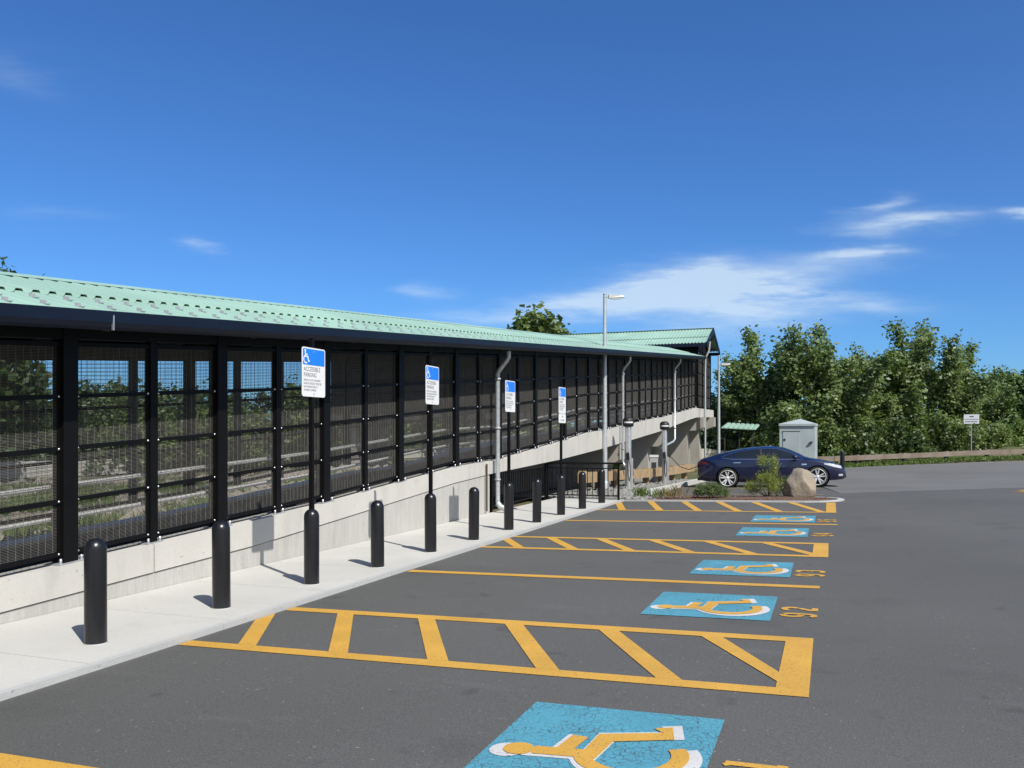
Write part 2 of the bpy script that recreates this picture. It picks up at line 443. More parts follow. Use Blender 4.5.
o = scatter_stones('gravel', M['stone'], 1700, rub, .03, .13, 3); tag(o, 'loose grey gravel between the railing and the charging bay kerb', 'gravel')
def mul(rng):
    a = rng.random()*6.28; r = math.sqrt(rng.random())
    x, y = -2.2 + 2.15*r*math.cos(a), 22.28 + .8*r*math.sin(a)
    return x, y, G(x, y) + .055
o = scatter_stones('mulch', M['mulch'], 1500, mul, .02, .055, 5, .4); tag(o, 'brown wood mulch covering the planting island', 'mulch')

# ------------------------------------------------------------------ painted markings
def mark_root(name, x, y, label, cat, group=None):
    return empty(name, (x, y, G(x, y)), 0, label, cat, group)
ZP = .005
def quadp(b, pts, dz): b.add([(x, y, G(x, y) + dz) for x, y in pts], [tuple(range(len(pts)))])
def strip(b, p, q, w, dz):
    p, q = Vector((*p,0)), Vector((*q,0)); t = (q-p).normalized(); n = Vector((-t.y, t.x, 0)) * w/2
    quadp(b, [(v.x, v.y) for v in (p-n, q-n, q+n, p+n)], dz)
LW = .155
def stall_line(y, x0, x1, label, w=LW):
    b = MB(); nseg = 6
    for i in range(nseg):
        a, c = x0 + (x1-x0)*i/nseg, x0 + (x1-x0)*(i+1)/nseg
        quadp(b, [(a,y-w/2),(c,y-w/2),(c,y+w/2),(a,y+w/2)], ZP)
    o = b.build('stall_line', M['yellow'], fix=False); tag(o, label, 'painted line', 'yellow stall lines')
stall_line(3.14, -4.88, -.1, 'yellow stall line cut off by the lower left corner of the picture')
stall_line(9.38, -4.86, -.1, 'yellow stall line between stalls 92 and 93')
stall_line(16.0, -4.86, .12, 'yellow stall line between the two farthest blue wheelchair squares')
stall_line(25.2, -4.8, -.2, 'yellow line of the charging bay just beyond the boulder', .13)
stall_line(29.75, -4.8, -.3, 'yellow line along the near side of the parked dark blue car', .13)
def hatch(y0, y1, top, label, xr=-.12):
    b = MB()
    quadp(b, [(-4.88,y0-LW/2),(xr,y0-LW/2),(xr,y0+LW/2),(-4.88,y0+LW/2)], ZP)
    hi = y1 - LW/2 if top else y1
    if top: quadp(b, [(-4.88,y1-LW/2),(xr,y1-LW/2),(xr,y1+LW/2),(-4.88,y1+LW/2)], ZP)
    quadp(b, [(xr-.20,y0+LW/2),(xr,y0+LW/2),(xr,hi),(xr-.20,hi)], ZP)
    lo = y0 + LW/2
    for k in range(6):
        xt = -5.05 + .835*k; xl = xt + .72; w = .17
        if k == 5: w = .17
        p = [(xl-w/2,lo),(min(xl+w/2,xr-.01),lo),(xt+w/2,hi),(xt-w/2,hi)]
        if xt - w/2 < -4.88:   # runs into the kerb
            t = (xl - w/2 + 4.88) / (xl - xt); t2 = (xl + w/2 + 4.88) / (xl - xt)
            p = [(xl-w/2,lo),(xl+w/2,lo),(-4.88,lo+(hi-lo)*min(1,t2)),(-4.88,lo+(hi-lo)*t)]
        quadp(b, p, ZP + .0006)
    o = b.build('hatched_aisle', M['yellow'], fix=False); tag(o, label, 'painted marking', 'yellow hatched access aisles')
hatch(5.50, 6.93, True, 'nearest yellow hatched access aisle, between stalls 91 and 92')
hatch(11.78, 13.15, True, 'middle yellow hatched access aisle, between stalls 93 and 94', -.02)
hatch(18.5, 21.16, False, 'farthest yellow hatched access aisle, beside the planting island kerb', .12)
b = MB(); quadp(b, [(4.75,27.1),(6.6,27.4),(6.6,27.75),(5.3,28.6),(5.1,28.4),(5.3,27.75)], .009)
o = b.build('arrow_marking', M['yellow'], fix=False); tag(o, 'end of a yellow painted arrow at the right edge of the asphalt', 'painted marking')

def ribbon2d(pts, w, closed=False):
    """flat ribbon polygons (list of quads) along 2d polyline"""
    P = [Vector((*p, 0)) for p in pts]; L = []
    for i, p in enumerate(P):
        if closed: a, c = P[i-1], P[(i+1) % len(P)]
        else: a, c = P[max(0,i-1)], P[min(len(P)-1,i+1)]
        t = (c-a).normalized(); k = 1.
        if 0 < i < len(P)-1:
            d1 = (P[i]-P[i-1]).normalized(); k = 1 / max(.5, d1.dot(t))
        n = Vector((-t.y, t.x, 0)) * (w/2*k); L.append((p+n, p-n))
    qs = []
    rng = range(len(P)) if closed else range(len(P)-1)
    for i in rng:
        j = (i+1) % len(P); qs.append([L[i][0], L[i][1], L[j][1], L[j][0]])
    return [[(v.x, v.y) for v in q] for q in qs]
def disc2d(c, r, n=20): return [[(c[0]+r*math.cos(2*math.pi*k/n), c[1]+r*math.sin(2*math.pi*k/n)) for k in range(n)]]
def isa_polys():
    q = disc2d((-.10,.375), .078)
    q += ribbon2d([(-.095,.30),(-.07,.02),(.165,.0),(.275,-.30),(.39,-.25)], .10)
    q += ribbon2d([(-.08,.16),(.15,.13)], .085)
    q += ribbon2d([(-.02+.235*math.cos(a), -.17+.235*math.sin(a)) for a in [R(112 + 190*k/22) for k in range(23)]], .085)
    return q
ISA = isa_polys()
def wheelchair(x0, x1, y0, y1, label):
    cx, cy = (x0+x1)/2, (y0+y1)/2
    r = mark_root('wheelchair_marking', cx, cy, label, 'painted marking', 'blue wheelchair squares on the asphalt')
    bz = MB(); n = 4
    bz.add([(x, y, G(x, y) + ZP) for x, y in ((x0,y0),(x1,y0),(x1,y1),(x0,y1))], [(0,1,2,3)])
    world_part(bz.build('blue_square', M['blue_paint'], fix=False), r)
    for nm, mm, du, dv, dz in (('white_symbol','white_paint',-.015,.0,.0075),('yellow_symbol','yellow',-.005,.0,.0105)):
        s = MB()
        for kk, poly in enumerate(ISA):
            pts = []
            for u, v in poly:
                sc_ = 1.06 if nm[0] == 'w' else .93
                u2, v2 = (u*sc_+du), (v*sc_+dv)
                pts.append((cx - v2*(x1-x0), cy + (u2-.08)*(y1-y0)))
            quadp(s, pts, dz + .00006*kk)
        o = s.build(nm, M[mm], fix=False); world_part(o, r)
wheelchair(-1.66,-.55,3.72,4.86,'nearest blue wheelchair square, cut by the bottom of the picture')
wheelchair(-1.60,-.48,7.57,8.73,'blue wheelchair square of stall 92')
wheelchair(-1.53,-.42,9.96,11.12,'blue wheelchair square of stall 93')
wheelchair(-1.42,-.33,13.97,15.28,'blue wheelchair square beyond the middle hatched aisle, second farthest')
wheelchair(-1.39,-.26,16.32,17.66,'farthest blue wheelchair square, before the last hatched aisle')
def arc(cx, cy, rx, ry, a0, a1, n=12): return [(cx+rx*math.cos(R(a0+(a1-a0)*k/n)), cy+ry*math.sin(R(a0+(a1-a0)*k/n))) for k in range(n+1)]
DIG = {  # stencil strokes in a .6 x 1 cell
 '1': [[(.3,.08),(.3,.95)],[(.17,.04),(.43,.04)],[(.3,.93),(.2,.86)]],
 '2': [arc(.3,.72,.2,.22,160,-20)+[(.42,.55)],[(.40,.5),(.12,.12)],[(.1,.06),(.52,.06)]],
 '3': [arc(.27,.72,.2,.22,150,-70),arc(.27,.28,.22,.24,75,-150)],
 '4': [[(.42,.05),(.42,.95)],[(.38,.92),(.08,.36)],[(.06,.32),(.36,.32)],[(.47,.32),(.56,.32)]],
 '5': [[(.5,.94),(.14,.94)],[(.13,.88),(.12,.58)],arc(.27,.32,.22,.26,120,-150)],
 '9': [arc(.3,.68,.2,.26,80,280),arc(.3,.68,.2,.26,60,-60),[(.5,.55),(.48,.3)]+arc(.28,.28,.2,.22,0,-150)],
}
def number(txt, x0, x1, y0, label):
    """text reads from the driving lane: up is -X, right is +Y"""
    h = x1 - x0; y = y0; r = mark_root('stall_number', (x0+x1)/2, y0, label, 'painted number', 'yellow stencilled stall numbers')
    for ch in txt:
        b = MB(); kk = 0
        for st in DIG[ch]:
            for q in ribbon2d(st, .18): kk += 1; quadp(b, [(x1 - v*h, y + u*h*1.02) for u, v in q], ZP + .00006*kk)
        y += h * .60 * 1.22 + .06
        world_part(b.build('digit', M['yellow'], fix=False), r)
number('91', -.49,-.20, 3.86,'yellow stencilled number 91, only its 1 showing at the bottom edge')
number('92', -.41,-.11, 7.78,'yellow stencilled number 92')
number('93', -.37,-.06, 10.06,'yellow stencilled number 93')
number('94', -.27,.05, 14.1,'yellow stencilled number 94, beside the second farthest blue square')
number('95', -.21,.11, 16.45,'yellow stencilled number 95, beside the farthest blue square')

# ------------------------------------------------------------------ bollards and signs
BOL = [(-5.32,5.03),(-5.31,6.47),(-5.25,7.85),(-5.17,9.14),(-5.15,10.57),(-5.12,12.01),(-5.10,13.48),(-5.05,14.80),(-5.07,16.37),(-5.05,17.87),(-5.06,19.58)]
BOL = [(x*1.0155, y*1.0155) for x, y in BOL]
BL = ['black bollard nearest the camera, at the left','second nearest black bollard, without a sign','black bollard carrying the nearest accessible parking sign',
 'black bollard between the nearest two parking signs','black bollard carrying the second parking sign','black bollard standing between the second and third parking signs',
 'black bollard carrying the third parking sign','black bollard between the third and fourth parking signs','black bollard carrying the two plate van sign',
 'second last black bollard on the sidewalk, before the end railing','last black bollard on the sidewalk, right before the end railing']
def make_bollard():
    r = empty('bollard', (0,0,0), 0, BL[0], 'bollard', 'black bollards along the kerb')
    b = MB(); b.lathe([(.083,0),(.083,.742)] + [(.083*math.cos(a), .742 + .085*math.sin(a)) for a in [R(90*k/9) for k in range(1,10)]], 28)
    b.build('post', M['bollard'], r)
    c = MB(); c.lathe([(.0835,-.001),(.090,0),(.089,.004),(.0835,.008)], 28); c.build('sealant_ring', M['granite'], r)
    return r
bol0 = make_bollard()
for i, (x, y) in enumerate(BOL):
    o = bol0 if i == 0 else dup(bol0, label=BL[i])
    o.location = (x, y, .044); o.rotation_euler = (R(random.uniform(-.5,.5)), R(random.uniform(-.5,.5)), i * .7)

def text_mesh(txt, size, name, m, parent, loc, rot, align='LEFT', ext=.0, sx=1.):
    cu = bpy.data.curves.new(name, 'FONT'); cu.body = txt; cu.size = size; cu.align_x = align; cu.extrude = ext
    t = bpy.data.objects.new(name, cu); COL.objects.link(t)
    dg = bpy.context.evaluated_depsgraph_get(); me = bpy.data.meshes.new_from_object(t.evaluated_get(dg))
    bpy.data.objects.remove(t); me.name = name; me.materials.clear(); me.materials.append(m)
    for v in me.vertices: v.co.x *= sx
    o = bpy.data.objects.new(name, me); COL.objects.link(o); o.parent = parent
    o.location = loc; o.rotation_euler = rot
    return o
def rrect(w, h, r, n=5):
    pts = []
    for cx, cz, a0 in ((w/2-r,h/2-r,0),(-w/2+r,h/2-r,90),(-w/2+r,-h/2+r,180),(w/2-r,-h/2+r,270)):
        for k in range(n+1): pts.append((cx + r*math.cos(R(a0+90*k/n)), cz + r*math.sin(R(a0+90*k/n))))
    return pts
SIGN_ROT = (R(90), 0, R(90))      # text plane facing +X, reading towards +Y
def parking_sign(x, y, z0, label, van=False, rz=0., zt=0.):
    """local frame: plate faces +X"""
    r = empty('parking_sign', (x, y, z0), rz, label, 'sign', 'blue and white accessible parking signs')
    b = MB(); b.box(-.022,-.022,-.03,.022,.022,1.86+zt); b.build('sign_post', M['black'], r)
    def plate(nm, zc, w, h):
        p = MB(); p.prism([(.024, u, zc + v) for u, v in rrect(w, h, .03)], (.004,0,0)); return p.build(nm, M['sign_white'], r)
    zc = 1.48 + zt; W, Hh = .435, .535
    pl = plate('sign_plate', zc, W, Hh)
    f = MB(); f.prism([(.0285, u, zc + .165 + v) for u, v in rrect(W-.03, .175, .012)], (.0012,0,0)); f.build('blue_field', M['sign_blue'], pl)
    s = MB()
    for poly in ISA: s.prism([(.0302, -.145 + u*.17, zc + .165 + v*.17) for u, v in poly], (.0008,0,0))
    s.build('wheelchair_symbol', M['sign_white'], pl)
    text_mesh('ACCESSIBLE', .068, 'sign_text', M['ink'], pl, (.0290, -W/2+.03, zc+.010), SIGN_ROT, sx=.86)
    text_mesh('PARKING', .066, 'sign_text', M['ink'], pl, (.0290, -W/2+.03, zc-.052), SIGN_ROT, sx=.86)
    for k, t in enumerate(('SPECIAL PLATE REQUIRED','UNAUTHORIZED VEHICLES','MAY BE REMOVED AT',"OWNER'S EXPENSE")):
        text_mesh(t, .032, 'sign_text', M['ink'], pl, (.0290, -W/2+.03, zc-.098-.036*k), SIGN_ROT, sx=.84)
    for zz in (zc+.225, zc-.235):
        bt = MB(); bt.lathe([(.0,.0305),(.009,.0305),(.011,.0285)], 10, (0,0,zz), 'x'); bt.build('bolt', M['bolt'], pl)
    if van:
        zv = zc - Hh/2 - .10
        p2 = plate('van_plate', zv, W, .185)
        text_mesh('VAN', .06, 'sign_text', M['ink'], p2, (.0290, 0, zv+.018), SIGN_ROT, 'CENTER', sx=.9)
        text_mesh('ACCESSIBLE', .05, 'sign_text', M['ink'], p2, (.0290, 0, zv-.052), SIGN_ROT, 'CENTER', sx=.9)
    return r
for i, lb, van, rz, zt in ((2,'nearest accessible parking sign, on the third bollard',False,R(-1),.02),(4,'second nearest accessible parking sign',False,R(1),.03),
                 (6,'third accessible parking sign, right of the first downspout',False,R(-2),.0),(8,'farthest accessible parking sign, with a small van plate below',True,R(-2),.04)):
    parking_sign(BOL[i][0], BOL[i][1], .045+.82, lb, van, rz, zt)

# ------------------------------------------------------------------ covered ramp
WP = [(-2,.0),(5.3,.425),(10.4,.71),(15.0,1.07),(17.25,1.15),(22.2,1.54),(24.6,1.76),(26.4,1.83),(35,2.38),(36.6,2.44),(46.0,3.13),(53.5,3.2)]
BP = [(-2,-.10),(5.3,.15),(8.8,.31),(11.3,.50),(14.8,.77),(16.6,.86),(21.5,1.03),(25.7,1.24),(30,1.49),(35.7,1.84),(43.9,2.48),(46,2.62),(53.5,2.78)]
def w_(y): return interp(WP, y)
def b_(y): return interp(BP, y)
def e_(y): return 2.70 + .0762 * (y - 4.9)
def fl_(y): return w_(y) - .20
POST = [-.7,1.55,3.82,6.07,8.22,10.45,12.70,14.98,17.27,19.7,22.15,24.6,27.0,29.4,31.8,34.2,36.6,39.0,41.4,43.8,46.0]
Y0, Y1 = -2., 53.2
ramp = empty('covered_ramp', (-6.7, 6, 0), 0, 'long black mesh sided pedestrian ramp under a pale green metal canopy', 'covered ramp')
def RP(mb, name, m, fix=True): return world_part(mb.build(name, m, None, fix), ramp)
def ysteps(a, c, extra=()):
    s = {a, c} | {y for y, _ in WP + BP if a < y < c} | {y for y in extra if a < y < c}
    return sorted(s)
# retaining wall below the joint, coping above it
b = MB(); ys = ysteps(Y0, 16.55)
for a, c in zip(ys, ys[1:]): b.sbox(-7.0,-6.706,a,c,-.4,-.4,max(-.39, b_(a)-.012),max(-.39, b_(c)-.012))
b.box(-6.706, 16.40, -.3, -6.695, 16.55, .82)
RP(b, 'retaining_wall', M['wall'])
b = MB()
joints = [Y0, 7.1, 16.55, 23.3, 27.6, 33.8, 39.6, 46.05, 50.2, Y1]
for j0, j1 in zip(joints, joints[1:]):
    ys = ysteps(j0, j1 - .02)
    for a, c in zip(ys, ys[1:]): b.sbox(-6.98,-6.69,a,c,b_(a),b_(c),w_(a),w_(c))
RP(b, 'edge_beam', M['beam'])
b = MB(); ys = ysteps(Y0, Y1)
for a, c in zip(ys, ys[1:]): b.sbox(-9.36,-9.08,a,c,b_(a),b_(c),fl_(a)+.04,fl_(c)+.04)
RP(b, 'far_edge_beam', M['beam'])
b = MB()
for a, c in zip(ys, ys[1:]): b.sbox(-9.079,-6.981,a,c,b_(a)+.02,b_(c)+.02,fl_(a),fl_(c))
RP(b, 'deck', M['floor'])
# piers with hammerhead caps
for Yp, xo in ((28.4,-7.15),(36.6,-7.45),(47.2,-7.4),(51.6,-7.4)):
    zt = b_(Yp) - .005; g = -.5
    p = MB(); p.prism([(-8.7+.0,Yp,g),(xo+.14,Yp,g),(xo,Yp,zt-.72),(-8.6,Yp,zt-.72)], (0,.75,0))
    pier = RP(p, 'pier', M['pier'])
    q = MB(); q.prism([(-9.3,Yp-.06,zt),(-6.72+ (.25 if Yp > 45 else 0),Yp-.06,zt),(-6.72+(.25 if Yp > 45 else 0),Yp-.06,zt-.55),(-6.95,Yp-.06,zt-.719),(-9.2,Yp-.06,zt-.719)], (0,.87,0))
    o = q.build('pier_cap', M['pier']); o.parent = pier
# abutment where the retaining wall ends and the rear wall below the deck
b = MB(); b.box(-9.3,16.1,-.4,-7.01,16.5,b_(16.3)+.01); RP(b, 'abutment', M['wall'])
b = MB(); ys = ysteps(17.6, 34)
b.sbox(-9.6,-9.38,18.8,34,-.5,-.8,.9,1.0); b.sbox(-9.6,-9.38,34.01,60,-.8,-.8,1.0,2.5); RP(b, 'rear_wall', M['pier'])
# posts
def make_posts(x0, x1, ylist, wdt, name, plates=True):
    out = []
    for y in ylist:
        p = MB(); p.sbox(x0, x1, y-wdt/2, y+wdt/2, w_(y-wdt/2)+.012, w_(y+wdt/2)+.012, e_(y-wdt/2)-.08, e_(y+wdt/2)-.08)
        o = RP(p, name, M['black']); out.append(o)
        if plates:
            q = MB(); s = wdt/2 + .065
            q.sbox(x0-.03, x1+.022, y-s, y+s, w_(y-s)-.004, w_(y+s)-.004, w_(y-s)+.014, w_(y+s)+.014)
            k = MB()
            for dy in (-s+.03, s-.03): k.lathe([(.0,.05),(.012,.05),(.014,.028),(.014,.0)], 8, (x1+.002, y+dy, w_(y+dy)+.012))
            q.merge(k, M['bolt']); pl = q.build('base_plate', M['galv_dull']); pl.parent = o
    return out
XF = -6.725
make_posts(XF-.14, XF, POST, .165, 'post')
MUL = [(a+c)/2 for a, c in zip(POST, POST[1:])]
make_posts(XF-.10, XF-.02, MUL, .095, 'mullion')
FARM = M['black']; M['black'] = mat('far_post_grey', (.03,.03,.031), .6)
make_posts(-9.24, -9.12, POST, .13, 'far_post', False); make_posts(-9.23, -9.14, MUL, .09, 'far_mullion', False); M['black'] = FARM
# mesh panels
def wires(mb, x, ya, yc, z0, z1, sp_v, sp_h, t):
    n = max(2, int((yc-ya)/sp_v)); h = t/2
    def rod(p, q, ax):
        p, q = Vector(p), Vector(q)
        if ax == 'v': o = [Vector((h,0,0)), Vector((-h*.6,h,0)), Vector((-h*.6,-h,0))]
        else: o = [Vector((h,0,0)), Vector((-h*.6,0,h)), Vector((-h*.6,0,-h))]
        mb.add([p+a for a in o] + [q+a for a in o], [(0,1,4,3),(1,2,5,4),(2,0,3,5)])
    for i in range(1, n):
        y = ya + (yc-ya)*i/n; f = i/n
        rod((x, y, z0[0]+(z0[1]-z0[0])*f), (x, y, z1[0]+(z1[1]-z1[0])*f), 'v')
    k = max(2, int((z1[0]-z0[0])/sp_h))
    for i in range(1, k):
        f = i/k; rod((x-t, ya, z0[0]+(z1[0]-z0[0])*f), (x-t, yc, z0[1]+(z1[1]-z0[1])*f), 'h')
def panel(ya, yc, xf, nrail, sp, t, name):
    zb = (w_(ya)+.10, w_(yc)+.10); zt = (e_(ya)-.25, e_(yc)-.25) if xf > -8 else (e_(ya)-.29, e_(yc)-.29)
    p = MB(); rh = .042
    for i in range(nrail+1):
        f = i/nrail; a, c = zb[0]+(zt[0]-zb[0])*f, zb[1]+(zt[1]-zb[1])*f
        p.sbox(xf-.045, xf, ya, yc, a-rh/2, c-rh/2, a+rh/2, c+rh/2)
    for y, s in ((ya,1),(yc,-1)):
        f0 = 0 if s > 0 else 1
        p.sbox(xf-.035, xf-.01, min(y,y+s*.03), max(y,y+s*.03), zb[f0]+.02, zb[f0]+.02, zt[f0]-.02, zt[f0]-.02)
    k = MB()
    if xf > -8:
        for i in range(nrail):
            f = i/nrail
            for y, fi in ((ya+.025,0),(yc-.025,1)):
                k.lathe([(0,.008),(.008,.007),(.011,.0)], 7, (xf, y, zb[fi]+(zt[fi]-zb[fi])*f), 'x')
        p.merge(k, M['bolt'])
    fr = RP(p, name, M['black'])
    q = MB(); wires(q, xf-.02, ya+.03*0, yc, zb, zt, sp, .0135, t)
    wm = q.build('wire_mesh', M['wire'], None, False); wm.parent = fr
alls = sorted(POST + MUL)
for a, c in zip(alls, alls[1:]):
    ha = .0835 if a in POST else .0485; hc = .0835 if c in POST else .0485
    near = c < 20
    panel(a+ha, c-hc, XF-.03, 4, .076, .0042, 'mesh_panel')
for a, c in zip(POST, POST[1:]): panel(a+.066, c-.066, -9.15, 3, .076, .0042, 'far_panel')
# header beams, purlins, rafters
b = MB(); b.sbox(XF-.13, XF-.01, Y0, 46.1, e_(Y0)-.20, e_(46.1)-.20, e_(Y0)-.10, e_(46.1)-.10); RP(b, 'header_beam', M['black'])
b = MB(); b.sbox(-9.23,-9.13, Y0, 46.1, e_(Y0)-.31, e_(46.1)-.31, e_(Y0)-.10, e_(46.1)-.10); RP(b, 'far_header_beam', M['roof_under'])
XE, XR, XFAR, RISE = -6.16, -8.0, -9.84, .48
def roof_z(x, y): return e_(y) + RISE * (1 - abs(x - XR) / (XE - XR))
for y in POST:
    p = MB()
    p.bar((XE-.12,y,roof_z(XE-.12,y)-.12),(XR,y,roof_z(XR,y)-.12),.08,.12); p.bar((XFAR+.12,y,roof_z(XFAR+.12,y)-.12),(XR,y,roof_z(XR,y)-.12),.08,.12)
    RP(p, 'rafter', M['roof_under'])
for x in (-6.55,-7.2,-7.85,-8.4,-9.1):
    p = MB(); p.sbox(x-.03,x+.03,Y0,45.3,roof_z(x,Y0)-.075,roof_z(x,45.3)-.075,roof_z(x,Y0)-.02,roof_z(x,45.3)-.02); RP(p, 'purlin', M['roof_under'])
# ribbed sheets
def ribbed(mb, x0, x1, ya, yb, zf, lift, pitch=.18, hgt=.034, th=.002):
    """sheet from x0 (low) to x1 (high); ribs run up the slope"""
    prof = []; y = ya
    while y < yb - 1e-6:
        for dy, dz in ((0,0),(.075,0),(.095,hgt),(.16,hgt)):
            if y + dy <= yb: prof.append((y+dy, dz))
        y += pitch
    n = len(prof); vs = []
    for x in (x0, x1):
        for yy, dz in prof: vs.append((x, yy, zf(x, yy) + lift + dz))
    for x in (x0, x1):
        for yy, dz in prof: vs.append((x, yy, zf(x, yy) + lift + dz - th))
    fs = []
    for i in range(n-1):
        fs += [(i, i+1, n+i+1, n+i), (2*n+i+1, 2*n+i, 3*n+i, 3*n+i+1), (i, 2*n+i, 2*n+i+1, i+1), (n+i+1, 3*n+i+1, 3*n+i, n+i)]
    mb.add(vs, fs)
XM = XE + (XR - XE) * .42
b = MB(); ribbed(b, XE+.05, XM-.10, Y0, 45.35, roof_z, 0.); RP(b, 'lower_roof_sheet', M['green_roof'], False)
b = MB(); ribbed(b, XM, XR, Y0, 45.35, roof_z, .026); RP(b, 'upper_roof_sheet', M['green_roof'], False)
b = MB(); ribbed(b, XFAR, XR-.001, Y0, 45.35, roof_z, .038); RP(b, 'far_roof_sheet', M['green_roof'], False)
b = MB()
for s in (1,-1):
    b.add([(XR,Y0,roof_z(XR,Y0)+.074),(XR,45.4,roof_z(XR,45.4)+.074),(XR+s*.16,45.4,roof_z(XR+.16,45.4)+.064),(XR+s*.16,Y0,roof_z(XR+.16,Y0)+.064)], [(0,1,2,3)])
RP(b, 'ridge_cap', M['green_roof'])
b = MB(); i = 0; y = Y0 + .2
while y < 45.2:
    for x, off in ((XE-.12,0),(XE-.46,.18)):
        yy = y + off; z = roof_z(x, yy) + .001
        b.obox((x, yy, z+.02), (.03,0,.01), (0,.035,.0027), (0,0,.003)); b.obox((x-.02, yy, z+.035), (.003,0,0), (0,.03,.0023), (0,0,.03))
    y += .36
o = RP(b, 'snow_guard', M['galv_dull']); o['kind'] = 'stuff'
# navy box gutter as fascia
prof = [(-.10,-.138),(-.02,-.143),(.05,-.122),(.075,-.08),(.08,-.012),(.082,.022),(.070,.022),(.066,-.03),(-.10,-.03)]
b = MB(); cuts = [Y0, 5.95, 17.5, 29.5, 41, 45.4]
for a, c in zip(cuts, cuts[1:]):
    A = [(XE+dx, a, e_(a)+dz) for dx, dz in prof]; n = len(A)
    B_ = [(XE+dx, c-.006, e_(c-.006)+dz) for dx, dz in prof]
    b.add(A + B_, [tuple(range(n)), tuple(range(n,2*n))[::-1]] + [(i, n+i, n+(i+1)%n, (i+1)%n) for i in range(n)])
RP(b, 'gutter_fascia', M['navy'])
b = MB(); b.sbox(XE+.0605,XE+.0825,5.945,5.957,e_(5.95)-.15,e_(5.95)-.15,e_(5.95)-.014,e_(5.95)-.014); RP(b, 'gutter_joint', M['bolt'])
b = MB(); b.sbox(XFAR-.04,XFAR+.02,Y0,45.4,e_(Y0)-.18,e_(45.4)-.18,e_(Y0)-.005,e_(45.4)-.005); RP(b, 'far_fascia', M['navy'])
b = MB()
b.prism([(XE,45.36,e_(45.36)-.17),(XE,45.36,e_(45.36)-.02),(XR,45.36,e_(45.36)+RISE-.02),(XFAR,45.36,e_(45.36)-.02),(XFAR,45.36,e_(45.36)-.17),(XR,45.36,e_(45.36)+RISE-.2)], (0,.03,0))
RP(b, 'end_trim', M['navy'])
# handrails
for x in (-6.99,):
    for hh in (.91,.60):
        p = MB(); ys = ysteps(Y0, 46)
        p.tube([(x, y, fl_(y)+hh) for y in ys], .025, 8); RP(p, 'handrail', M['handrail'])
# downspouts
def downspout(y, zend, tail=None, pl=None):
    z = e_(y) - .19; x0 = XE-.17
    p = MB(); pts = [(x0,y,z+.03),(x0,y,z-.10),(x0-.05,y,z-.17),(-6.53,y-.02,z-.36),(-6.57,y-.02,z-.44),(-6.57,y-.02,zend)]
    if tail: pts += tail
    p.tube(pts, .048, 12)
    if not tail: p.tube([(-6.57,y-.02,zend),(-6.50,y-.02,zend-.08),(-6.36,y-.02,zend-.12)], .062, 12)
    o = RP(p, 'downspout', M['galv'])
    q = MB()
    for zz in (zend+.5, (zend+z)/2, z-.55): q.lathe([(.062,-.02),(.068,-.02),(.068,.02),(.062,.02)], 12, (-6.57,y-.02,zz))
    qq = q.build('pipe_strap', M['galv_dull']); qq.parent = o
downspout(16.72, .24)
downspout(28.3, .72)
downspout(38.6, 1.50, [(-6.60,38.3,1.38),(-6.9,36.95,1.12)])
p = MB(); p.tube([(-6.655,16.3,.1),(-6.655,16.3,.7),(-6.655,16.3,1.08)], .02, 8); RP(p, 'conduit', M['floor'])

# ------------------------------------------------------------------ footbridge with the gabled roof
fb = empty('footbridge', (-8.0, 49.5, 0), 0, 'higher gabled footbridge at the far end of the ramp, pale green roof', 'footbridge')
def FB(mb, name, m, fix=True): return world_part(mb.build(name, m, None, fix), fb)
YR, YN, YF, ZE, ZR = 49.45, 46.6, 52.3, 6.66, 7.72
def fz(y): return ZE + (ZR-ZE) * (1 - abs(y-YR)/(YR-YN))
def ribbed_y(mb, y0, y1, xa, xb, lift):
    prof = []; x = xa
    while x < xb:
        for d, dz in ((0,0),(.075,0),(.095,.034),(.16,.034)): prof.append((x+d, dz))
        x += .18
    n = len(prof); vs = [(x, y, fz(y)+lift+dz) for y in (y0,y1) for x, dz in prof] + [(x, y, fz(y)+lift+dz-.002) for y in (y0,y1) for x, dz in prof]; fs = []
    for i in range(n-1): fs += [(i,i+1,n+i+1,n+i),(2*n+i+1,2*n+i,3*n+i,3*n+i+1),(i,2*n+i,2*n+i+1,i+1)]
    mb.add(vs, fs)
b = MB(); ribbed_y(b, YN, YR-1.6, -30, -6.25, 0); FB(b, 'lower_roof_sheet', M['green_roof'], False)
b = MB(); ribbed_y(b, YR-1.75, YR, -30, -6.25, .036); ribbed_y(b, YF, YR+.001, -30, -6.25, .036); FB(b, 'upper_roof_sheet', M['green_roof'], False)
b = MB()
for s in (1,-1): b.add([(-30,YR,ZR+.088),(-6.2,YR,ZR+.088),(-6.2,YR+s*.17,ZR+.06),(-30,YR+s*.17,ZR+.06)], [(0,1,2,3)])
FB(b, 'ridge_cap', M['green_roof'])
for yy, s in ((YN,-1),(YF,1)):
    b = MB(); b.box(-30, min(yy,yy+s*.07), ZE-.20, -6.2, max(yy,yy+s*.07), ZE-.01); FB(b, 'eave_fascia', M['navy'])
b = MB()
for s, yy in ((-1,YN-.07),(1,YF+.07)):
    b.prism([(-6.245,yy,ZE-.2),(-6.245,yy,ZE+.03),(-6.245,YR,ZR+.05),(-6.245,YR,ZR-.2)], (.05,0,0))
FB(b, 'gable_trim', M['navy'])
b = MB(); b.prism([(-6.9,YN+.05,ZE-.18),(-6.9,YF-.05,ZE-.18),(-6.9,YR,ZR-.08)], (-.04,0,0)); FB(b, 'gable_panel', M['roof_under'])
for yy in (YN+.5, YF-.5, 48.4, 50.5):
    p = MB(); p.bar((-30,yy,fz(yy)-.06),(-6.35,yy,fz(yy)-.06),.07,.09); FB(p, 'purlin', M['roof_under'])
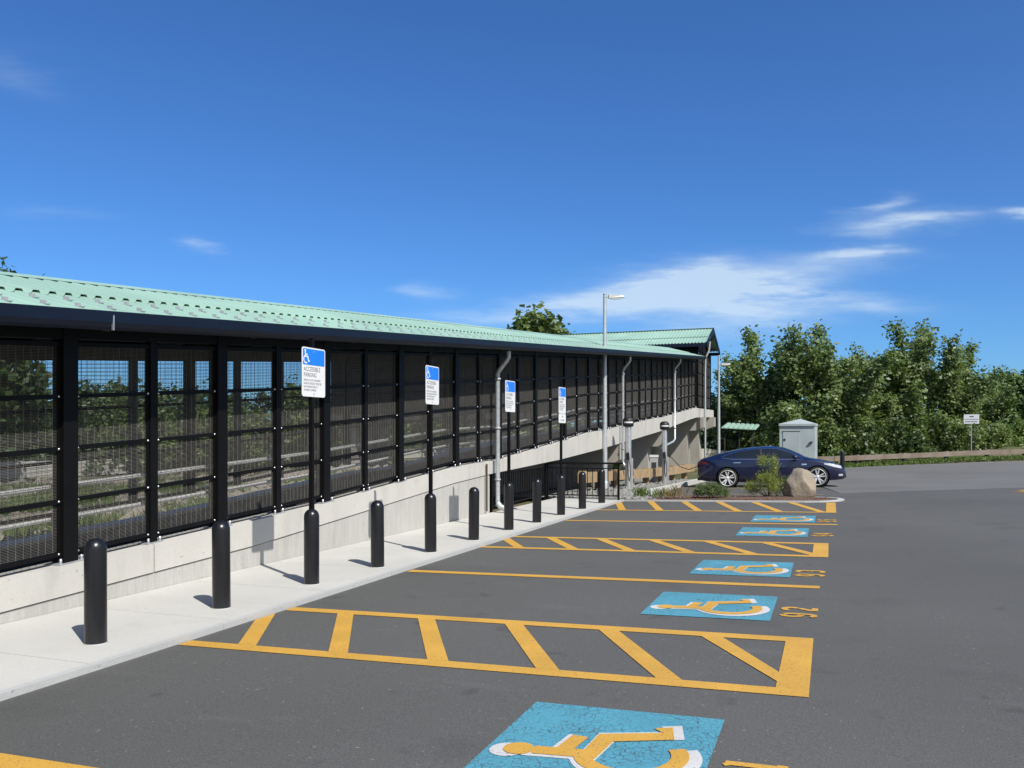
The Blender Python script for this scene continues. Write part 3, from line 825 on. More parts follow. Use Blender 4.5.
b = MB(); b.bar((-6.86,YN+.3,fz(YN+.3)-.2),(-6.86,YR,ZR-.2),.06,.1); b.bar((-6.86,YF-.3,fz(YF-.3)-.2),(-6.86,YR,ZR-.2),.06,.1); b.box(-6.89,YN+.3,ZE-.2,-6.83,YF-.3,ZE-.08); b.box(-6.885,YR-.05,ZE-.1,-6.835,YR+.05,ZR-.2)
FB(b, 'gable_truss', M['black'])
FP = [47.0, 48.75, 50.5, 52.2]
for y in FP:
    p = MB(); p.box(XF-.14, y-.075, w_(y)+.01, XF, y+.075, ZE-.1); FB(p, 'post', M['black'])
for a, c in zip(FP, FP[1:]):
    p = MB()
    for i in range(6):
        z = w_(a)+.1 + (ZE-.3-w_(a))*i/5*.97; p.box(XF-.075, a+.08, z-.02, XF-.03, c-.08, z+.02)
    p.box(XF-.075,(a+c)/2-.03,w_(a)+.1,XF-.03,(a+c)/2+.03,ZE-.3)
    fr = FB(p, 'mesh_panel', M['black'])
    q = MB(); wires(q, XF-.05, a+.08, c-.08, (w_(a)+.1,w_(c)+.1), (ZE-.32,ZE-.32), .076, .0135, .0042)
    o = q.build('wire_mesh', M['wire'], None, False); o.parent = fr
b = MB(); b.box(XF-.15, 47.07, ZE-.33, XF+.01, 52.12, ZE-.16); FB(b, 'header_beam', M['black'])
b = MB(); b.box(-30, 47.02, 3.0, XF-.16, 47.09, ZE-.1); FB(b, 'near_side_wall', M['black'])
b = MB(); b.box(-30, 52.15, 3.0, XF-.16, 52.22, ZE-.1); FB(b, 'far_side_wall', M['black'])
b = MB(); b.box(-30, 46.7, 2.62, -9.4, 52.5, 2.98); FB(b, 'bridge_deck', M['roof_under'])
b = MB(); b.tube([(XE-.2,48.9,ZE+.3),(XE-.25,48.9,ZE-.2),(-6.6,48.9,ZE-.6),(-6.62,48.9,5.2),(-6.62,48.9,3.0),(-6.62,48.9,-.1)], .06, 10)
FB(b, 'downspout', M['galv'])
for xx in (-20,-29):
    b = MB(); b.box(xx-.5,47.5,-.6,xx+.5,51.8,2.62); FB(b, 'bridge_pier', M['pier'])

# ------------------------------------------------------------------ iron railings at the end of the sidewalk
def railing(p, q, label, ext=.0):
    p, q = Vector(p), Vector(q); r = empty('railing', p, 0, label, 'railing', 'black iron railings at the sidewalk end')
    d = q - p; L = d.length; d.normalize(); H_ = .92
    b = MB(); b.bar(d*(-ext)+Vector((0,0,H_)), d*(L+ext)+Vector((0,0,H_)), .06, .045); b.build('top_rail', M['black'], r)
    b = MB(); b.bar(d*0+Vector((0,0,.10)), d*L+Vector((0,0,.10)), .035, .03); b.bar(d*0+Vector((0,0,H_-.13)), d*L+Vector((0,0,H_-.13)), .03, .025); b.build('lower_rail', M['black'], r)
    n = int(L/.13); b = MB()
    for i in range(n+1): c = d*(L*i/n); b.bar(c+Vector((0,0,.10)), c+Vector((0,0,H_-.13)), .016, .016, d)
    b.build('picket_row', M['black'], r)
    for f in (0, L):
        b = MB(); b.bar(d*f+Vector((0,0,-.1)), d*f+Vector((0,0,H_)), .05, .05, d); b.build('post', M['black'], r)
railing((-6.86,20.95,.045), (-4.98,20.95,.045), 'black iron railing across the end of the sidewalk', .12)
railing((-6.80,16.9,.045), (-6.86,20.8,.045), 'black iron railing along the sidewalk below the ramp edge', .05)

# ------------------------------------------------------------------ timber rails
def timber_rail(pts, hfun, hh, w, sp, name, m, label, post_drop=.35, pw=.2):
    r = empty(name, (pts[0][0], pts[0][1], hfun(*pts[0])), 0, label, 'guard rail')
    P = [Vector((x, y, hfun(x, y))) for x, y in pts]
    for i, (a, c) in enumerate(zip(P, P[1:])):
        d = (c-a).normalized(); s = .004
        b = MB(); b.bar(a + d*s, c - d*s, w, hh); world_part(b.build('rail_beam', m), r)
        L = (c-a).length; n = max(1, round(L/sp))
        for k in range(n):
            p = a + (c-a)*((k+.5)/n); nrm = Vector((d.y,-d.x,0)).normalized()
            c0 = p - nrm*(w/2 + pw/2 + .004)
            b = MB(); b.bar(c0 + Vector((0,0,hh/2+.03)), c0 - Vector((0,0,hh/2+post_drop)), pw, pw, d); world_part(b.build('post', m), r)
    return r
timber_rail([(-6.75,23.6),(-6.72,27.2),(-6.45,31.0),(-6.1,34.8),(-5.75,38.6)], lambda x, y: G(-4.9,y)+interp([(23,.50),(27,.46),(31,.46),(39,.50)],y), .31, .14, 1.7, 'timber_guard_rail', M['wood'], 'pale new timber guard rail in front of the ramp piers')
gr = [(-2.2,50.9),(.2,52.0),(3.0,54.9),(5.6,57.5),(8.2,60.2),(10.9,63.1),(13.5,66.0),(16.5,69.2),(20,73)]
timber_rail(gr, lambda x, y: T(x, y) + interp([(-2,.50),(4,.48),(12,.44)],x), .29, .15, 4.0, 'wooden_guard_rail', M['oldwood'], 'long weathered wooden guard rail at the far edge of the lot', .4)

# ------------------------------------------------------------------ lamp posts
def lamp_post(x, y, z, h, arm_z, label, az):
    r = empty('lamp_post', (x, y, z), az, label, 'lamp post', 'grey car park lamp posts')
    b = MB(); b.tube([(0,0,0),(0,0,h)], [.088,.05], 16); b.lathe([(.0,h+.03),(.05,h+.025),(.064,h)], 16); b.build('pole', M['galv'], r)
    b = MB(); b.lathe([(.0,.36),(.12,.36),(.14,.33),(.14,.0)], 16); b.build('pole_base', M['galv_dull'], r)
    b = MB(); b.tube([(0,0,arm_z),(.14,0,arm_z+.005)], .03, 10); b.build('arm', M['galv'], r)
    b = MB(); b.add([(.12,-.10,arm_z-.05),(.12,.10,arm_z-.05),(.12,.09,arm_z+.06),(.12,-.09,arm_z+.06),(.62,-.11,arm_z-.03),(.62,.11,arm_z-.03),(.56,.08,arm_z+.04),(.56,-.08,arm_z+.04)],
        [(0,1,2,3),(4,7,6,5),(0,4,5,1),(3,2,6,7),(0,3,7,4),(1,5,6,2)])
    hd = b.build('lamp_head', M['lamp_metal'], r)
    b = MB(); b.box(.2,-.09,arm_z-.075,.50,.09,arm_z-.052); b.build('lens', M['lens'], hd)
lamp_post(-6.62, 26.0, -.12, 6.22, 6.14, 'taller looking nearer grey lamp post, in front of the canopy', R(20))
lamp_post(-5.55, 46.3, -.3, 6.2, 5.75, 'farther grey lamp post right of the gable', R(12))

# ------------------------------------------------------------------ charging stations
def charger(x, y, z, label, rz):
    r = empty('charging_station', (x, y, z), rz, label, 'charging station', 'silver car charging stations')
    b = MB(); b.prism([(u*1., v, 0) for u, v in rrect(.17,.24,.05)], (0,0,1.98)); b.build('column', M['galv'], r)
    b = MB(); b.prism([(.07,-.09,.0),(.07,.09,.0),(.07,.09,1.0),(.07,-.09,1.0)], (.07,0,0)); b.build('front_panel', M['lamp_metal'], r)
    b = MB()
    prof = [(.0,1.96),(.15,1.96),(.175,2.0),(.18,2.12),(.165,2.2),(.10,2.25),(0,2.26)]
    b.lathe(prof, 20); hd = b.build('head', M['dark'], r)
    b = MB(); b.add([(.183*math.cos(R(a)), .183*math.sin(R(a)), z) for a in range(-125,-24,10) for z in (2.07,2.115)], [(2*i,2*i+2,2*i+3,2*i+1) for i in range(10)]); b.build('white_band', M['sign_white'], hd)
    text_mesh('chargepoint', .04, 'brand_text', M['ink'], hd, (-.09,-.187,2.08), (R(90),0,R(8)))
    for s in (-1,1):
        b = MB(); b.obox((.02,s*.15,1.06),(.05,0,.01),(0,.035,0),(-.01,0,.11)); hl = b.build('plug_holster', M['dark'], r)
        b = MB(); b.tube([(.05,s*.17,1.0),(.10,s*.20,.8),(.12,s*.22,.5),(.08,s*.20,.3),(.04,s*.17,.45),(.02,s*.15,.9)], .014, 7); b.build('cable_loop', M['dark'], r)
    b = MB(); b.box(-.14,-.17,-.1,.14,.17,.02); b.build('footing', M['sidewalk'], r)
    r.scale = (1.,1.,1.06); return r
charger(-6.12, 27.1, -.13, 'silver charging station left of the pier, with no car plugged in', R(0))
c2 = charger(-5.82, 31.9, -.20, 'silver charging station beside the parked dark blue car', R(0))
b = MB(); b.tube([(.12,-.15,1.15),(.35,-.35,.95),(.7,-.7,.68),(1.05,-.95,.6),(1.4,-.98,.72)], .014, 7); b.build('charging_cable', M['dark'], c2)

# small electrical fixtures below the deck
r = empty('meter_pedestal', (-6.55,33.6,-.25), .2, 'small pale grey meter pedestal below the ramp beside the charging stations', 'utility pedestal')
b = MB(); b.box(-.16,-.12,0,.16,.12,1.05); b.prism([(-.18,-.14,1.05),(.18,-.14,1.05),(.18,-.05,1.14),(-.18,-.05,1.14)],(0,.19,0)); b.build('cabinet_body', M['lamp_metal'], r)
b = MB(); b.box(-.09,-.135,.55,.09,-.121,.85); b.build('meter_door', M['cabinet_dark'], r)

# ------------------------------------------------------------------ utility cabinet, far bollard, far sign
r = empty('utility_cabinet', (-1.65,50.3,-.24), R(-4), 'pale grey green electrical cabinet behind the car', 'utility cabinet')
W, D, Hc = .93, .8, 2.42
b = MB(); b.box(-W,-D,0,W,D,Hc); b.build('cabinet_body', M['cabinet'], r)
b = MB(); b.add([(-W-.03,-D-.08,Hc),(W+.03,-D-.08,Hc),(W+.03,D+.08,Hc),(-W-.03,D+.08,Hc),(-W-.03,-D-.08,Hc+.12),(W+.03,-D-.08,Hc+.12),(W+.03,D+.08,Hc+.12),(-W-.03,D+.08,Hc+.12),(0.1,-.1,Hc+.40),(.1,.1,Hc+.40)],
  [(0,1,5,4),(1,2,6,5),(2,3,7,6),(3,0,4,7),(0,3,2,1),(4,5,8),(5,6,9,8),(6,7,9),(7,4,8,9)]); b.build('roof', M['cabinet'], r)
b = MB(); b.box(-.74,-D-.03,.15,.14,-D-.002,2.1); dr = b.build('door', M['cabinet'], r)
b = MB(); b.box(-.70,-D-.06,1.62,-.60,-D-.031,1.72); b.box(-.78,-D-.036,2.1,.16,-D-.001,2.14); b.build('handle', M['cabinet_dark'], dr)
b = MB(); b.obox((.72,-D-.06,1.5),(.085,0,.04),(0,.04,0),(-.02,0,.045)); b.build('hasp', M['cabinet_dark'], r)
b = MB(); b.box(.66,-D-.05,.25,.84,-D-.002,.62); b.build('vent', M['cabinet_dark'], r)
b = MB(); b.box(-W-.3,-D-.3,-.2,W+.3,D+.3,.03); b.build('pad', M['wall'], r)
o = dup(bol0, (.62,49.0,G(.62,49.0)), 0, 'lone black bollard beyond the front of the parked car', None, (1.45,1.45,1.22))
if 'group' in o: del o['group']
sx_, sy_ = 8.75, 63.2
r = empty('road_sign', (sx_,sy_,T(sx_,sy_)-.05), R(-6), 'small white two line sign on a thin post beyond the wooden guard rail', 'sign')
zs = 2.45
b = MB(); b.box(-.03,.01,0,.03,.05,zs+.3); b.build('sign_post', M['galv_dull'], r)
b = MB(); b.prism([(u,0,zs+v) for u, v in rrect(.90,.62,.04)], (0,.008,0)); pl = b.build('sign_plate', M['sign_white'], r)
b = MB(); b.box(-.40,-.004,zs-.03,.40,-.001,zs+.0); b.box(-.12,-.004,zs+.13,.14,-.001,zs+.2)
for k in range(9): b.box(-.36+.08*k,-.004,zs-.2,-.31+.08*k,-.001,zs-.13)
b.build('sign_text', M['ink'], pl)

# ------------------------------------------------------------------ far structures right of the footbridge
r = empty('platform_canopy', (-5.5,56.0,-.62), 0, 'low pale green canopy roof in front of the trees, right of the footbridge', 'canopy')
b = MB(); n = 7
for i in range(n):
    x0 = -.9 + 2.1*i/n; z = 2.72 - .12*i/n; b.add([(x0,-1.6,z),(x0+.30,-1.6,z),(x0+.30,1.6,z+.32),(x0,1.6,z+.32),(x0+.06,-1.6,z+.08),(x0+.22,-1.6,z+.08),(x0+.22,1.6,z+.40),(x0+.06,1.6,z+.40)],
       [(0,3,7,4),(4,7,6,5),(5,6,2,1),(0,4,5,1),(0,1,2,3)])
b.build('roof', M['green_roof'], r)
for x in (-.7,.2,1.0):
    b = MB(); b.box(x-.04,-1.3,0,x+.04,-1.22,2.7); b.build('post', M['cabinet_dark'], r)
r = empty('stair_wall', (-6.6,57.5,-.35), 0, 'low pale concrete wall with a black railing below the footbridge', 'wall')
b = MB(); b.box(-2.0,-3.5,0,-1.75,6,1.05); b.add([(-1.75,4,0),(1.5,4,0),(1.5,4,.75),(-1.75,4,1.05),(-1.75,4.25,0),(1.5,4.25,0),(1.5,4.25,.75),(-1.75,4.25,1.05)], [(0,1,2,3),(4,7,6,5),(3,2,6,7),(1,5,6,2),(0,3,7,4)])
b.build('concrete_wall', M['beam'], r)
b = MB()
for k in range(16): b.box(-1.7+.2*k,4.1,.7,-1.67+.2*k,4.13,1.95-.02*k)
b.bar((-1.75,4.115,1.95),(1.5,4.115,1.68),.05,.05); b.build('railing', M['black'], r)

# ------------------------------------------------------------------ far platform and bank seen through the mesh
b = MB(); b.box(-37.2,-40,-.4,-35.6,140,.40); tag(b.build('platform', M['wall']), kind='structure')
r = empty('platform_fence', (-37,-40,.40), 0, 'dark rail fence along the back of the opposite platform, seen through the mesh', 'fence')
b = MB(); b.box(-.05,0,.9,.05,180,1.0); b.box(-.05,0,.45,.05,180,.55); b.build('fence_rail', M['roof_under'], r)
b = MB()
for k in range(60): b.box(-.06,k*3,0,.06,k*3+.12,1.05)
b.build('fence_post_row', M['roof_under'], r)
def bank(rng):
    x = rng.uniform(-29,-10.5); y = rng.uniform(4,70); return x, y, T(x, y) + .02
o = scatter_stones('rubble', M['bank_stone'], 4200, bank, .10, .55, 11); tag(o, 'pale rubble stones on the bank behind the ramp', 'rubble')

# ------------------------------------------------------------------ foliage
def leaf_mesh(name, C, S, Nrm, rng, m, aspect=1.5):
    """one bent rhomb per leaf: C centres, S sizes, Nrm preferred normals"""
    n = len(C); nr = Nrm + rng.normal(0, .75, (n,3)); nr /= np.linalg.norm(nr, axis=1)[:,None]
    t = rng.normal(0, 1, (n,3)); t -= nr * (t*nr).sum(1)[:,None]; t /= np.linalg.norm(t, axis=1)[:,None]
    s = np.cross(nr, t); S = S[:,None]
    v = np.empty((n,4,3)); v[:,0] = C - t*S*.5*aspect; v[:,1] = C + s*S*.5 + nr*S*.12; v[:,2] = C + t*S*.5*aspect; v[:,3] = C - s*S*.5 + nr*S*.12
    me = bpy.data.meshes.new(name); me.vertices.add(n*4); me.vertices.foreach_set('co', v.reshape(-1))
    me.loops.add(n*4); me.loops.foreach_set('vertex_index', np.arange(n*4, dtype=np.int32))
    me.polygons.add(n); me.polygons.foreach_set('loop_start', np.arange(0, n*4, 4, dtype=np.int32)); me.polygons.foreach_set('loop_total', np.full(n, 4, dtype=np.int32))
    me.update(calc_edges=True); me.materials.append(m)
    return me
def limb_path(p0, az, el, L, rng, droop=0., n=7):
    pts = [np.array(p0, float)]; d = np.array([math.cos(az)*math.cos(el), math.sin(az)*math.cos(el), math.sin(el)])
    for i in range(n):
        d = d + rng.normal(0, .09, 3) + np.array([0,0,-droop]); d /= np.linalg.norm(d); pts.append(pts[-1] + d*L/n)
    return np.array(pts)
def make_tree(name, seed, h, spread, leafm, nleaf, lsize, style, label, cat, group=None, wood=True):
    rng = np.random.default_rng(seed); r = empty(name, (0,0,0), 0, label, cat, group)
    limbs = []; tw = MB()
    if style == 'poplar':
        trunk = limb_path((0,0,0), rng.uniform(0,6.28), R(88), h*.97, rng); limbs.append((trunk, .10*spread, .17*spread, 1.0, .12))
        for k in range(13):
            f = rng.uniform(.05,.6); i = f*(len(trunk)-1); p = trunk[int(i)]
            el = R(rng.uniform(48,74)); L = min(h*(1-f)*rng.uniform(.6,.98), h*.75)
            limbs.append((limb_path(p, k*2.4+rng.uniform(-.4,.4), el, L, rng), .08*spread, .17*spread, .9, .1))
        for k in range(12):
            f = rng.uniform(.02,.35); p = trunk[int(f*(len(trunk)-1))]
            limbs.append((limb_path(p, k*2.1+rng.uniform(-.5,.5), R(rng.uniform(5,40)), spread*rng.uniform(.7,1.3), rng, .02), .2, .28*spread, .8, .0))
    elif style == 'round':
        trunk = limb_path((0,0,0), rng.uniform(0,6.28), R(87), h*.75, rng); limbs.append((trunk, .2, .3*spread, .5, .4))
        for k in range(22):
            f = rng.uniform(.25,.95); p = trunk[int(f*(len(trunk)-1))]
            limbs.append((limb_path(p, k*2.4+rng.uniform(-.4,.4), R(rng.uniform(0,65)), spread*rng.uniform(.55,1.05)*(1.1-.45*f), rng, .01), .15, .30*spread, 1., .35))
    else:  # bush
        trunk = limb_path((0,0,0), 0, R(85), h*.3, rng); limbs.append((trunk, .1, .3*spread, .5, .1))
        for k in range(20):
            el = R(rng.uniform(8,85)); L = (h*math.sin(el) + spread*math.cos(el))*rng.uniform(.6,1.)
            limbs.append((limb_path((0,0,.02), k*2.4+rng.uniform(-.5,.5), el, L, rng, .02), .08, .27*spread, 1., .15))
    tot = sum(np.linalg.norm(l[0][-1]-l[0][0])*l[3] for l in limbs); Cs = []; Ns = []
    for pts, r0, r1, wgt, s0 in limbs:
        n = int(nleaf * np.linalg.norm(pts[-1]-pts[0])*wgt/tot)
        ncl = max(3, n//22)
        s = s0 + (1-s0)*rng.random(ncl)**.8; i = s*(len(pts)-1); a = np.minimum(i.astype(int), len(pts)-2); f = (i-a)[:,None]
        base = pts[a]*(1-f) + pts[a+1]*f
        rad = (r1*np.sqrt(np.clip(1.08-s,0,1)) + .05*r1)[:,None]
        off = rng.normal(0,1,(ncl,3)); off /= np.linalg.norm(off,axis=1)[:,None]
        cl = base + off*rad*rng.random((ncl,1))**.45*1.25
        for c in range(ncl):
            k = max(4, n//ncl); cr = .10*spread*.9 + lsize
            q = cl[c] + rng.normal(0, cr*.55, (k,3)); Cs.append(q)
            nn = (cl[c]-base[c]); nn = nn/(np.linalg.norm(nn)+1e-6) + np.array([0,0,.7]); Ns.append(np.repeat(nn[None], k, 0))
    C = np.concatenate(Cs); N = np.concatenate(Ns); keep = C[:,2] > .03; C, N = C[keep], N[keep]
    me = leaf_mesh('crown', C, lsize*rng.uniform(.6,1.35,len(C)), N, rng, leafm)
    o = bpy.data.objects.new('crown', me); COL.objects.link(o); o.parent = r
    if wood:
        rt = max(.012*h, .012)
        for k, (pts, *_ ) in enumerate(limbs):
            ra = rt if k == 0 else rt*.45
            tw.tube([tuple(p) for p in pts], [ra*(1-.85*i/(len(pts)-1)) for i in range(len(pts))], 6, False)
        tw.build('trunk', M['bark'], r)
    return r
def at(px, d, base=None):
    """plan position at a bearing and a distance"""
    th = math.atan2(318, 850); c, s = math.cos(th), math.sin(th); a = (px-512)/850.
    return d*(-s + a*c), d*(c + a*s)

# grove right
protos = [make_tree('poplar_tree', 100+i, 10., 2.9, M['leaf_poplar'], 15000, .165, 'poplar', '-', 'tree') for i in range(4)]
used = set()
grove = [  # bearing px, distance, height, label
 (728,62,6.3,'short loose tree just right of the farther lamp post'),(757,61,7.9,'tree behind the low green canopy, left of the grey cabinet'),
 (786,58,9.7,'tall tree right behind the grey cabinet'),(828,57,9.8,'tall tree just right of the grey cabinet, highest of the left clump'),
 (857,61,6.3,'lower tree in the dip between the two tall clumps'),(884,60,8.2,'tree at the left end of the right hand clump'),
 (918,59,9.7,'tallest tree of the right hand clump'),(948,61,8.0,'loose topped tree left of the small white road sign'),(973,65,5.2,'short tree directly behind the small white road sign')]
for i, (px, d, h, lb) in enumerate(grove):
    h *= 1.05
    k = i % 4; p = protos[k]; x, y = at(px, d)
    o = p if k not in used else dup(p)
    used.add(k); o.location = (x, y, T(x, y) - .1); o.rotation_euler = (0,0,i*1.3); s = h/10.; o.scale = ((s*.5+.5)*(1.22 if h > 9.8 else 1.), (s*.5+.5)*(1.22 if h > 9.8 else 1.), s)
    tag(o, lb, 'tree', 'leafy trees beyond the wooden guard rail')
# undergrowth
bp = [make_tree('bush', 140+i, 2.2, 1.5, M['leaf_mid'] if i else M['leaf_dark'], 3800, .13, 'bush', '-', 'bush') for i in range(2)]
und = [(757,54,1.0,'bush left of the grey cabinet, above the car roof'),
 (832,53.5,1.0,'bush right beside the grey cabinet'),(850,54,1.25,'bush just right of the lone far bollard'),(869,55,1.0,'dark bush under the dip of the grove'),(889,55.5,1.15,'bush behind the left part of the wooden guard rail'),
 (908,56,1.0,'bush behind the middle of the wooden guard rail'),(927,57,1.2,'bush below the tallest tree of the right clump'),(946,58,1.05,'bush left of the small white road sign'),(966,61.5,.9,'bush behind the post of the small white road sign'),
 (984,62,.75,'bush just right of the small white road sign')]
us = set()
for i, (px, d, s, lb) in enumerate(und):
    k = i % 2; x, y = at(px, d); o = bp[k] if k not in us else dup(bp[k]); us.add(k)
    o.location = (x, y, T(x, y)-.05); o.rotation_euler = (0,0,i*2.1); o.scale = (s,s,s); tag(o, lb, 'bush', 'bushes behind the wooden guard rail')
lb0 = make_tree('bush', 150, 2.0, 2.2, M['leaf_light'], 4200, .14, 'bush', 'bright green bush at the right edge of the picture, above the guard rail', 'bush')
x, y = at(1022,66); lb0.location = (x, y, T(x, y)-.2); lb0.scale = (1.,1.,.85)
o = dup(lb0, None, 1.7, 'bright green bush between the road sign and the right edge'); x, y = at(1000,66); o.location = (x, y, T(x, y)-.2); o.scale = (1,1,.75)
# far tree line at the right
ft = make_tree('broadleaf_tree', 160, 11.5, 5.5, M['leaf_far'], 9000, .42, 'round', '-', 'tree')
for i, (px, d, s, lb) in enumerate([(985,135,.80,'distant round tree left of the gap at the right edge'),(1003,150,1.03,'distant round tree near the right edge'),(1024,145,1.0,'distant round tree cut by the right edge'),(1052,150,1.05,None)]):
    if lb is None: continue
    x, y = at(px, d); o = ft if i == 0 else dup(ft); o.location = (x, y, T(x, y)); o.scale = (s*1.3,s*1.3,s); o.rotation_euler = (0,0,i*1.9); tag(o, lb, 'tree', 'distant trees at the right edge')
# trees beyond the tracks, seen over the roof and through the mesh
big = make_tree('broadleaf_tree', 170, 13.2, 4.2, M['leaf_mid'], 8000, .30, 'round', 'round crowned tree rising above the canopy roof, left of the lamp post', 'tree')
x, y = at(497,80); big.location = (x, y, -.3); big.scale = (1.5,1.5,1.37)
o = dup(big, None, 2.2, 'treetop barely showing over the roof just right of the round crowned tree'); x, y = at(578,110); o.location = (x, y, -.3); o.scale = (.6,.6,1.42)
o = dup(big, None, 4.1, 'treetop barely showing over the roof just left of the round crowned tree'); x, y = at(498,105); o.location = (x, y, -.3); o.scale = (.7,.7,1.45)
lt = make_tree('broadleaf_tree', 171, 8.6, 3.0, M['leaf_dark'], 7000, .2, 'round', 'dark tree whose tip shows over the roof at the left edge', 'tree')
x, y = at(-29,33); lt.location = (x, y, -.2); lt.scale = (1.,1.,1.2)
wb = [make_tree('scrub_tree', 180+i, 5., 2.6, M['leaf_mid'] if i else M['leaf_dark'], 4800, .2, 'bush', '-', 'tree') for i in range(2)]
us = set()
bank_px = [(-10,44,1.0),(30,46,1.0),(66,44,.95),(100,48,.9),(128,52,.75),(158,48,.8),(190,53,.9),(222,50,.8),(255,56,.95),(285,58,1.15),(315,60,1.05),(345,66,.95),(375,72,1.0),(408,80,1.1),(440,90,1.2),(475,100,1.2),(510,112,1.2),(545,125,1.2)]
for i, (px, d, s) in enumerate(bank_px):
    k = i % 2; x, y = at(px, d); o = wb[k] if k not in us else dup(wb[k]); us.add(k)
    o.location = (x, y, -.2); o.scale = (s*1.15,s*1.15,s); o.rotation_euler = (0,0,i*1.1)
    tag(o, 'scrubby green tree in the row beyond the opposite platform, seen through the mesh', 'tree', 'trees beyond the opposite platform')
def wood_mass(name, path, h, thick, n, ls, m, seed, label):
    rng = np.random.default_rng(seed); P = np.array(path, float); seg = np.linalg.norm(np.diff(P, axis=0), axis=1); cum = np.r_[0, np.cumsum(seg)]
    ncl = n // 26; t = rng.random(ncl) * cum[-1]; i = np.clip(np.searchsorted(cum, t) - 1, 0, len(seg)-1); f = ((t - cum[i]) / seg[i])[:,None]
    base = P[i]*(1-f) + P[i+1]*f
    top = np.array([h*(.72 + .28*math.sin(a*.33+seed) + .30*noise.noise((a*.21, seed, 0))) for a in t])
    z = top * rng.random(ncl)**.75
    cl = np.c_[base + rng.normal(0, thick, (ncl,2)), z]
    C = np.repeat(cl, 26, 0) + rng.normal(0, .42, (ncl*26,3)); C = C[C[:,2] > -.2]
    me = leaf_mesh(name, C, ls*rng.uniform(.6,1.4,len(C)), np.tile([.2,-.3,.6],(len(C),1)), rng, m)
    o = bpy.data.objects.new(name, me); COL.objects.link(o); tag(o, label, 'woods', kind='stuff'); return o
wood_mass('wood', [at(p, d) for p, d in ((-60,54),(100,60),(250,72),(400,100),(560,160))], 5.2, 1.8, 52000, .30, M['leaf_dark'], 3, 'dense mass of dark scrub behind the trees beyond the opposite platform')
wood_mass('wood', [at(p, d) for p, d in ((690,74),(760,74),(860,72),(935,74))], 4.4, 1.8, 22000, .30, M['leaf_dark'], 5, 'dense dark scrub filling the gaps behind the leafy trees at the right')
# low green weeds on the rubble bank, grass along the rail and tufts in the gravel
def tuft_field(name, n, fx, hmin, hmax, m, seed, label, cat, blades=7, wd=.012):
    rng = random.Random(seed); b = MB()
    for _ in range(n):
        x, y, z = fx(rng); h = rng.uniform(hmin, hmax)
        for k in range(blades):
            a = rng.uniform(0,6.28); l = rng.uniform(.1,.55)*h; px, py = x+rng.gauss(0,.25*h), y+rng.gauss(0,.25*h); w = wd*rng.uniform(.7,1.6)
            ca, sa = math.cos(a), math.sin(a); hh = h*rng.uniform(.6,1.)
            b.add([(px-sa*w,py+ca*w,z),(px+sa*w,py-ca*w,z),(px+ca*l*.4+sa*w*.7,py+sa*l*.4-ca*w*.7,z+hh*.65),(px+ca*l,py+sa*l,z+hh),(px+ca*l*.4-sa*w*.7,py+sa*l*.4+ca*w*.7,z+hh*.65)], [(0,1,2,3,4)])
    return tag(b.build(name, m, None, False), label, cat, kind='stuff')
def wbank(rng):
    while True:
        x = rng.uniform(-25.5,-10); y = rng.uniform(4,70)
        if noise.noise((x*.22,y*.22,3.)) > .08: return x, y, T(x, y)
tuft_field('weeds', 5200, wbank, .12, .45, M['leaf_mid'], 21, 'green weeds growing among the rubble behind the ramp', 'weeds', 8, .018)
def gedge(rng):
    x = rng.uniform(-3,15); return x, edge_y(x)+rng.uniform(-.05,3.5), T(x, edge_y(x)+1.)-.02
tuft_field('grass', 3000, gedge, .06, .26, M['leaf_light'], 22, 'strip of bright green grass under the wooden guard rail', 'grass', 7, .03)
def gtuft(rng):
    x = -4.6+rng.gauss(0,.25); y = 22.7+rng.gauss(0,.25); return x, y, G(-4.9,y)+.07
tuft_field('weed_tuft', 14, gtuft, .15,.32, M['leaf_light'], 23, 'small green weeds in the gravel beside the kerb end', 'weeds', 9, .01)
def dtuft(rng):
    x = -3.75+rng.gauss(0,.18); y = 21.9+rng.gauss(0,.15); return x, y, G(x,y)+.1
tuft_field('dry_weeds', 9, dtuft, .2,.4, M['dry'], 24, 'dry brown weed stalks at the left end of the island', 'weeds', 7, .007)
# green bush glimpsed under the deck
ub = make_tree('bush', 190, 1.5, .75, M['leaf_light'], 1800, .09, 'bush', 'bright green bush between the nearer lamp post and a downspout, under the deck', 'bush')
ub.location = (-7.75, 31.3, -.1); ub.scale = (.5,.5,.9)

# pine shrub and low juniper on the island
def needle_plant(name, tips, m, n, ln, seed, label, cat, wood=None, wd=.006):
    rng = np.random.default_rng(seed); r = empty(name, (0,0,0), 0, label, cat); C = []; D = []
    for p, dr, rad in tips:
        k = int(n*rad); dd = rng.normal(0,1,(k,3)); dd /= np.linalg.norm(dd,axis=1)[:,None]; dd = dd*.9 + np.array(dr)*.8
        C.append(np.array(p) + rng.normal(0,.45,(k,3))*rad); D.append(dd/np.linalg.norm(dd,axis=1)[:,None])
    C = np.concatenate(C); D = np.concatenate(D); n_ = len(C); s = np.cross(D, rng.normal(0,1,(n_,3))); s /= np.linalg.norm(s,axis=1)[:,None]
    L = ln*rng.uniform(.6,1.3,(n_,1)); v = np.empty((n_,3,3)); v[:,0] = C - s*wd; v[:,1] = C + s*wd; v[:,2] = C + D*L
    me = bpy.data.meshes.new('foliage'); me.from_pydata(v.reshape(-1,3).tolist(), [], [[3*i,3*i+1,3*i+2] for i in range(n_)]); me.materials.append(m)
    o = bpy.data.objects.new('foliage', me); COL.objects.link(o); o.parent = r
    if wood: w = MB(); [w.tube(pts, ra, 6, False) for pts, ra in wood]; w.build('stem', M['bark'], r)
    return r
rg = random.Random(31); tips = []; wood = []
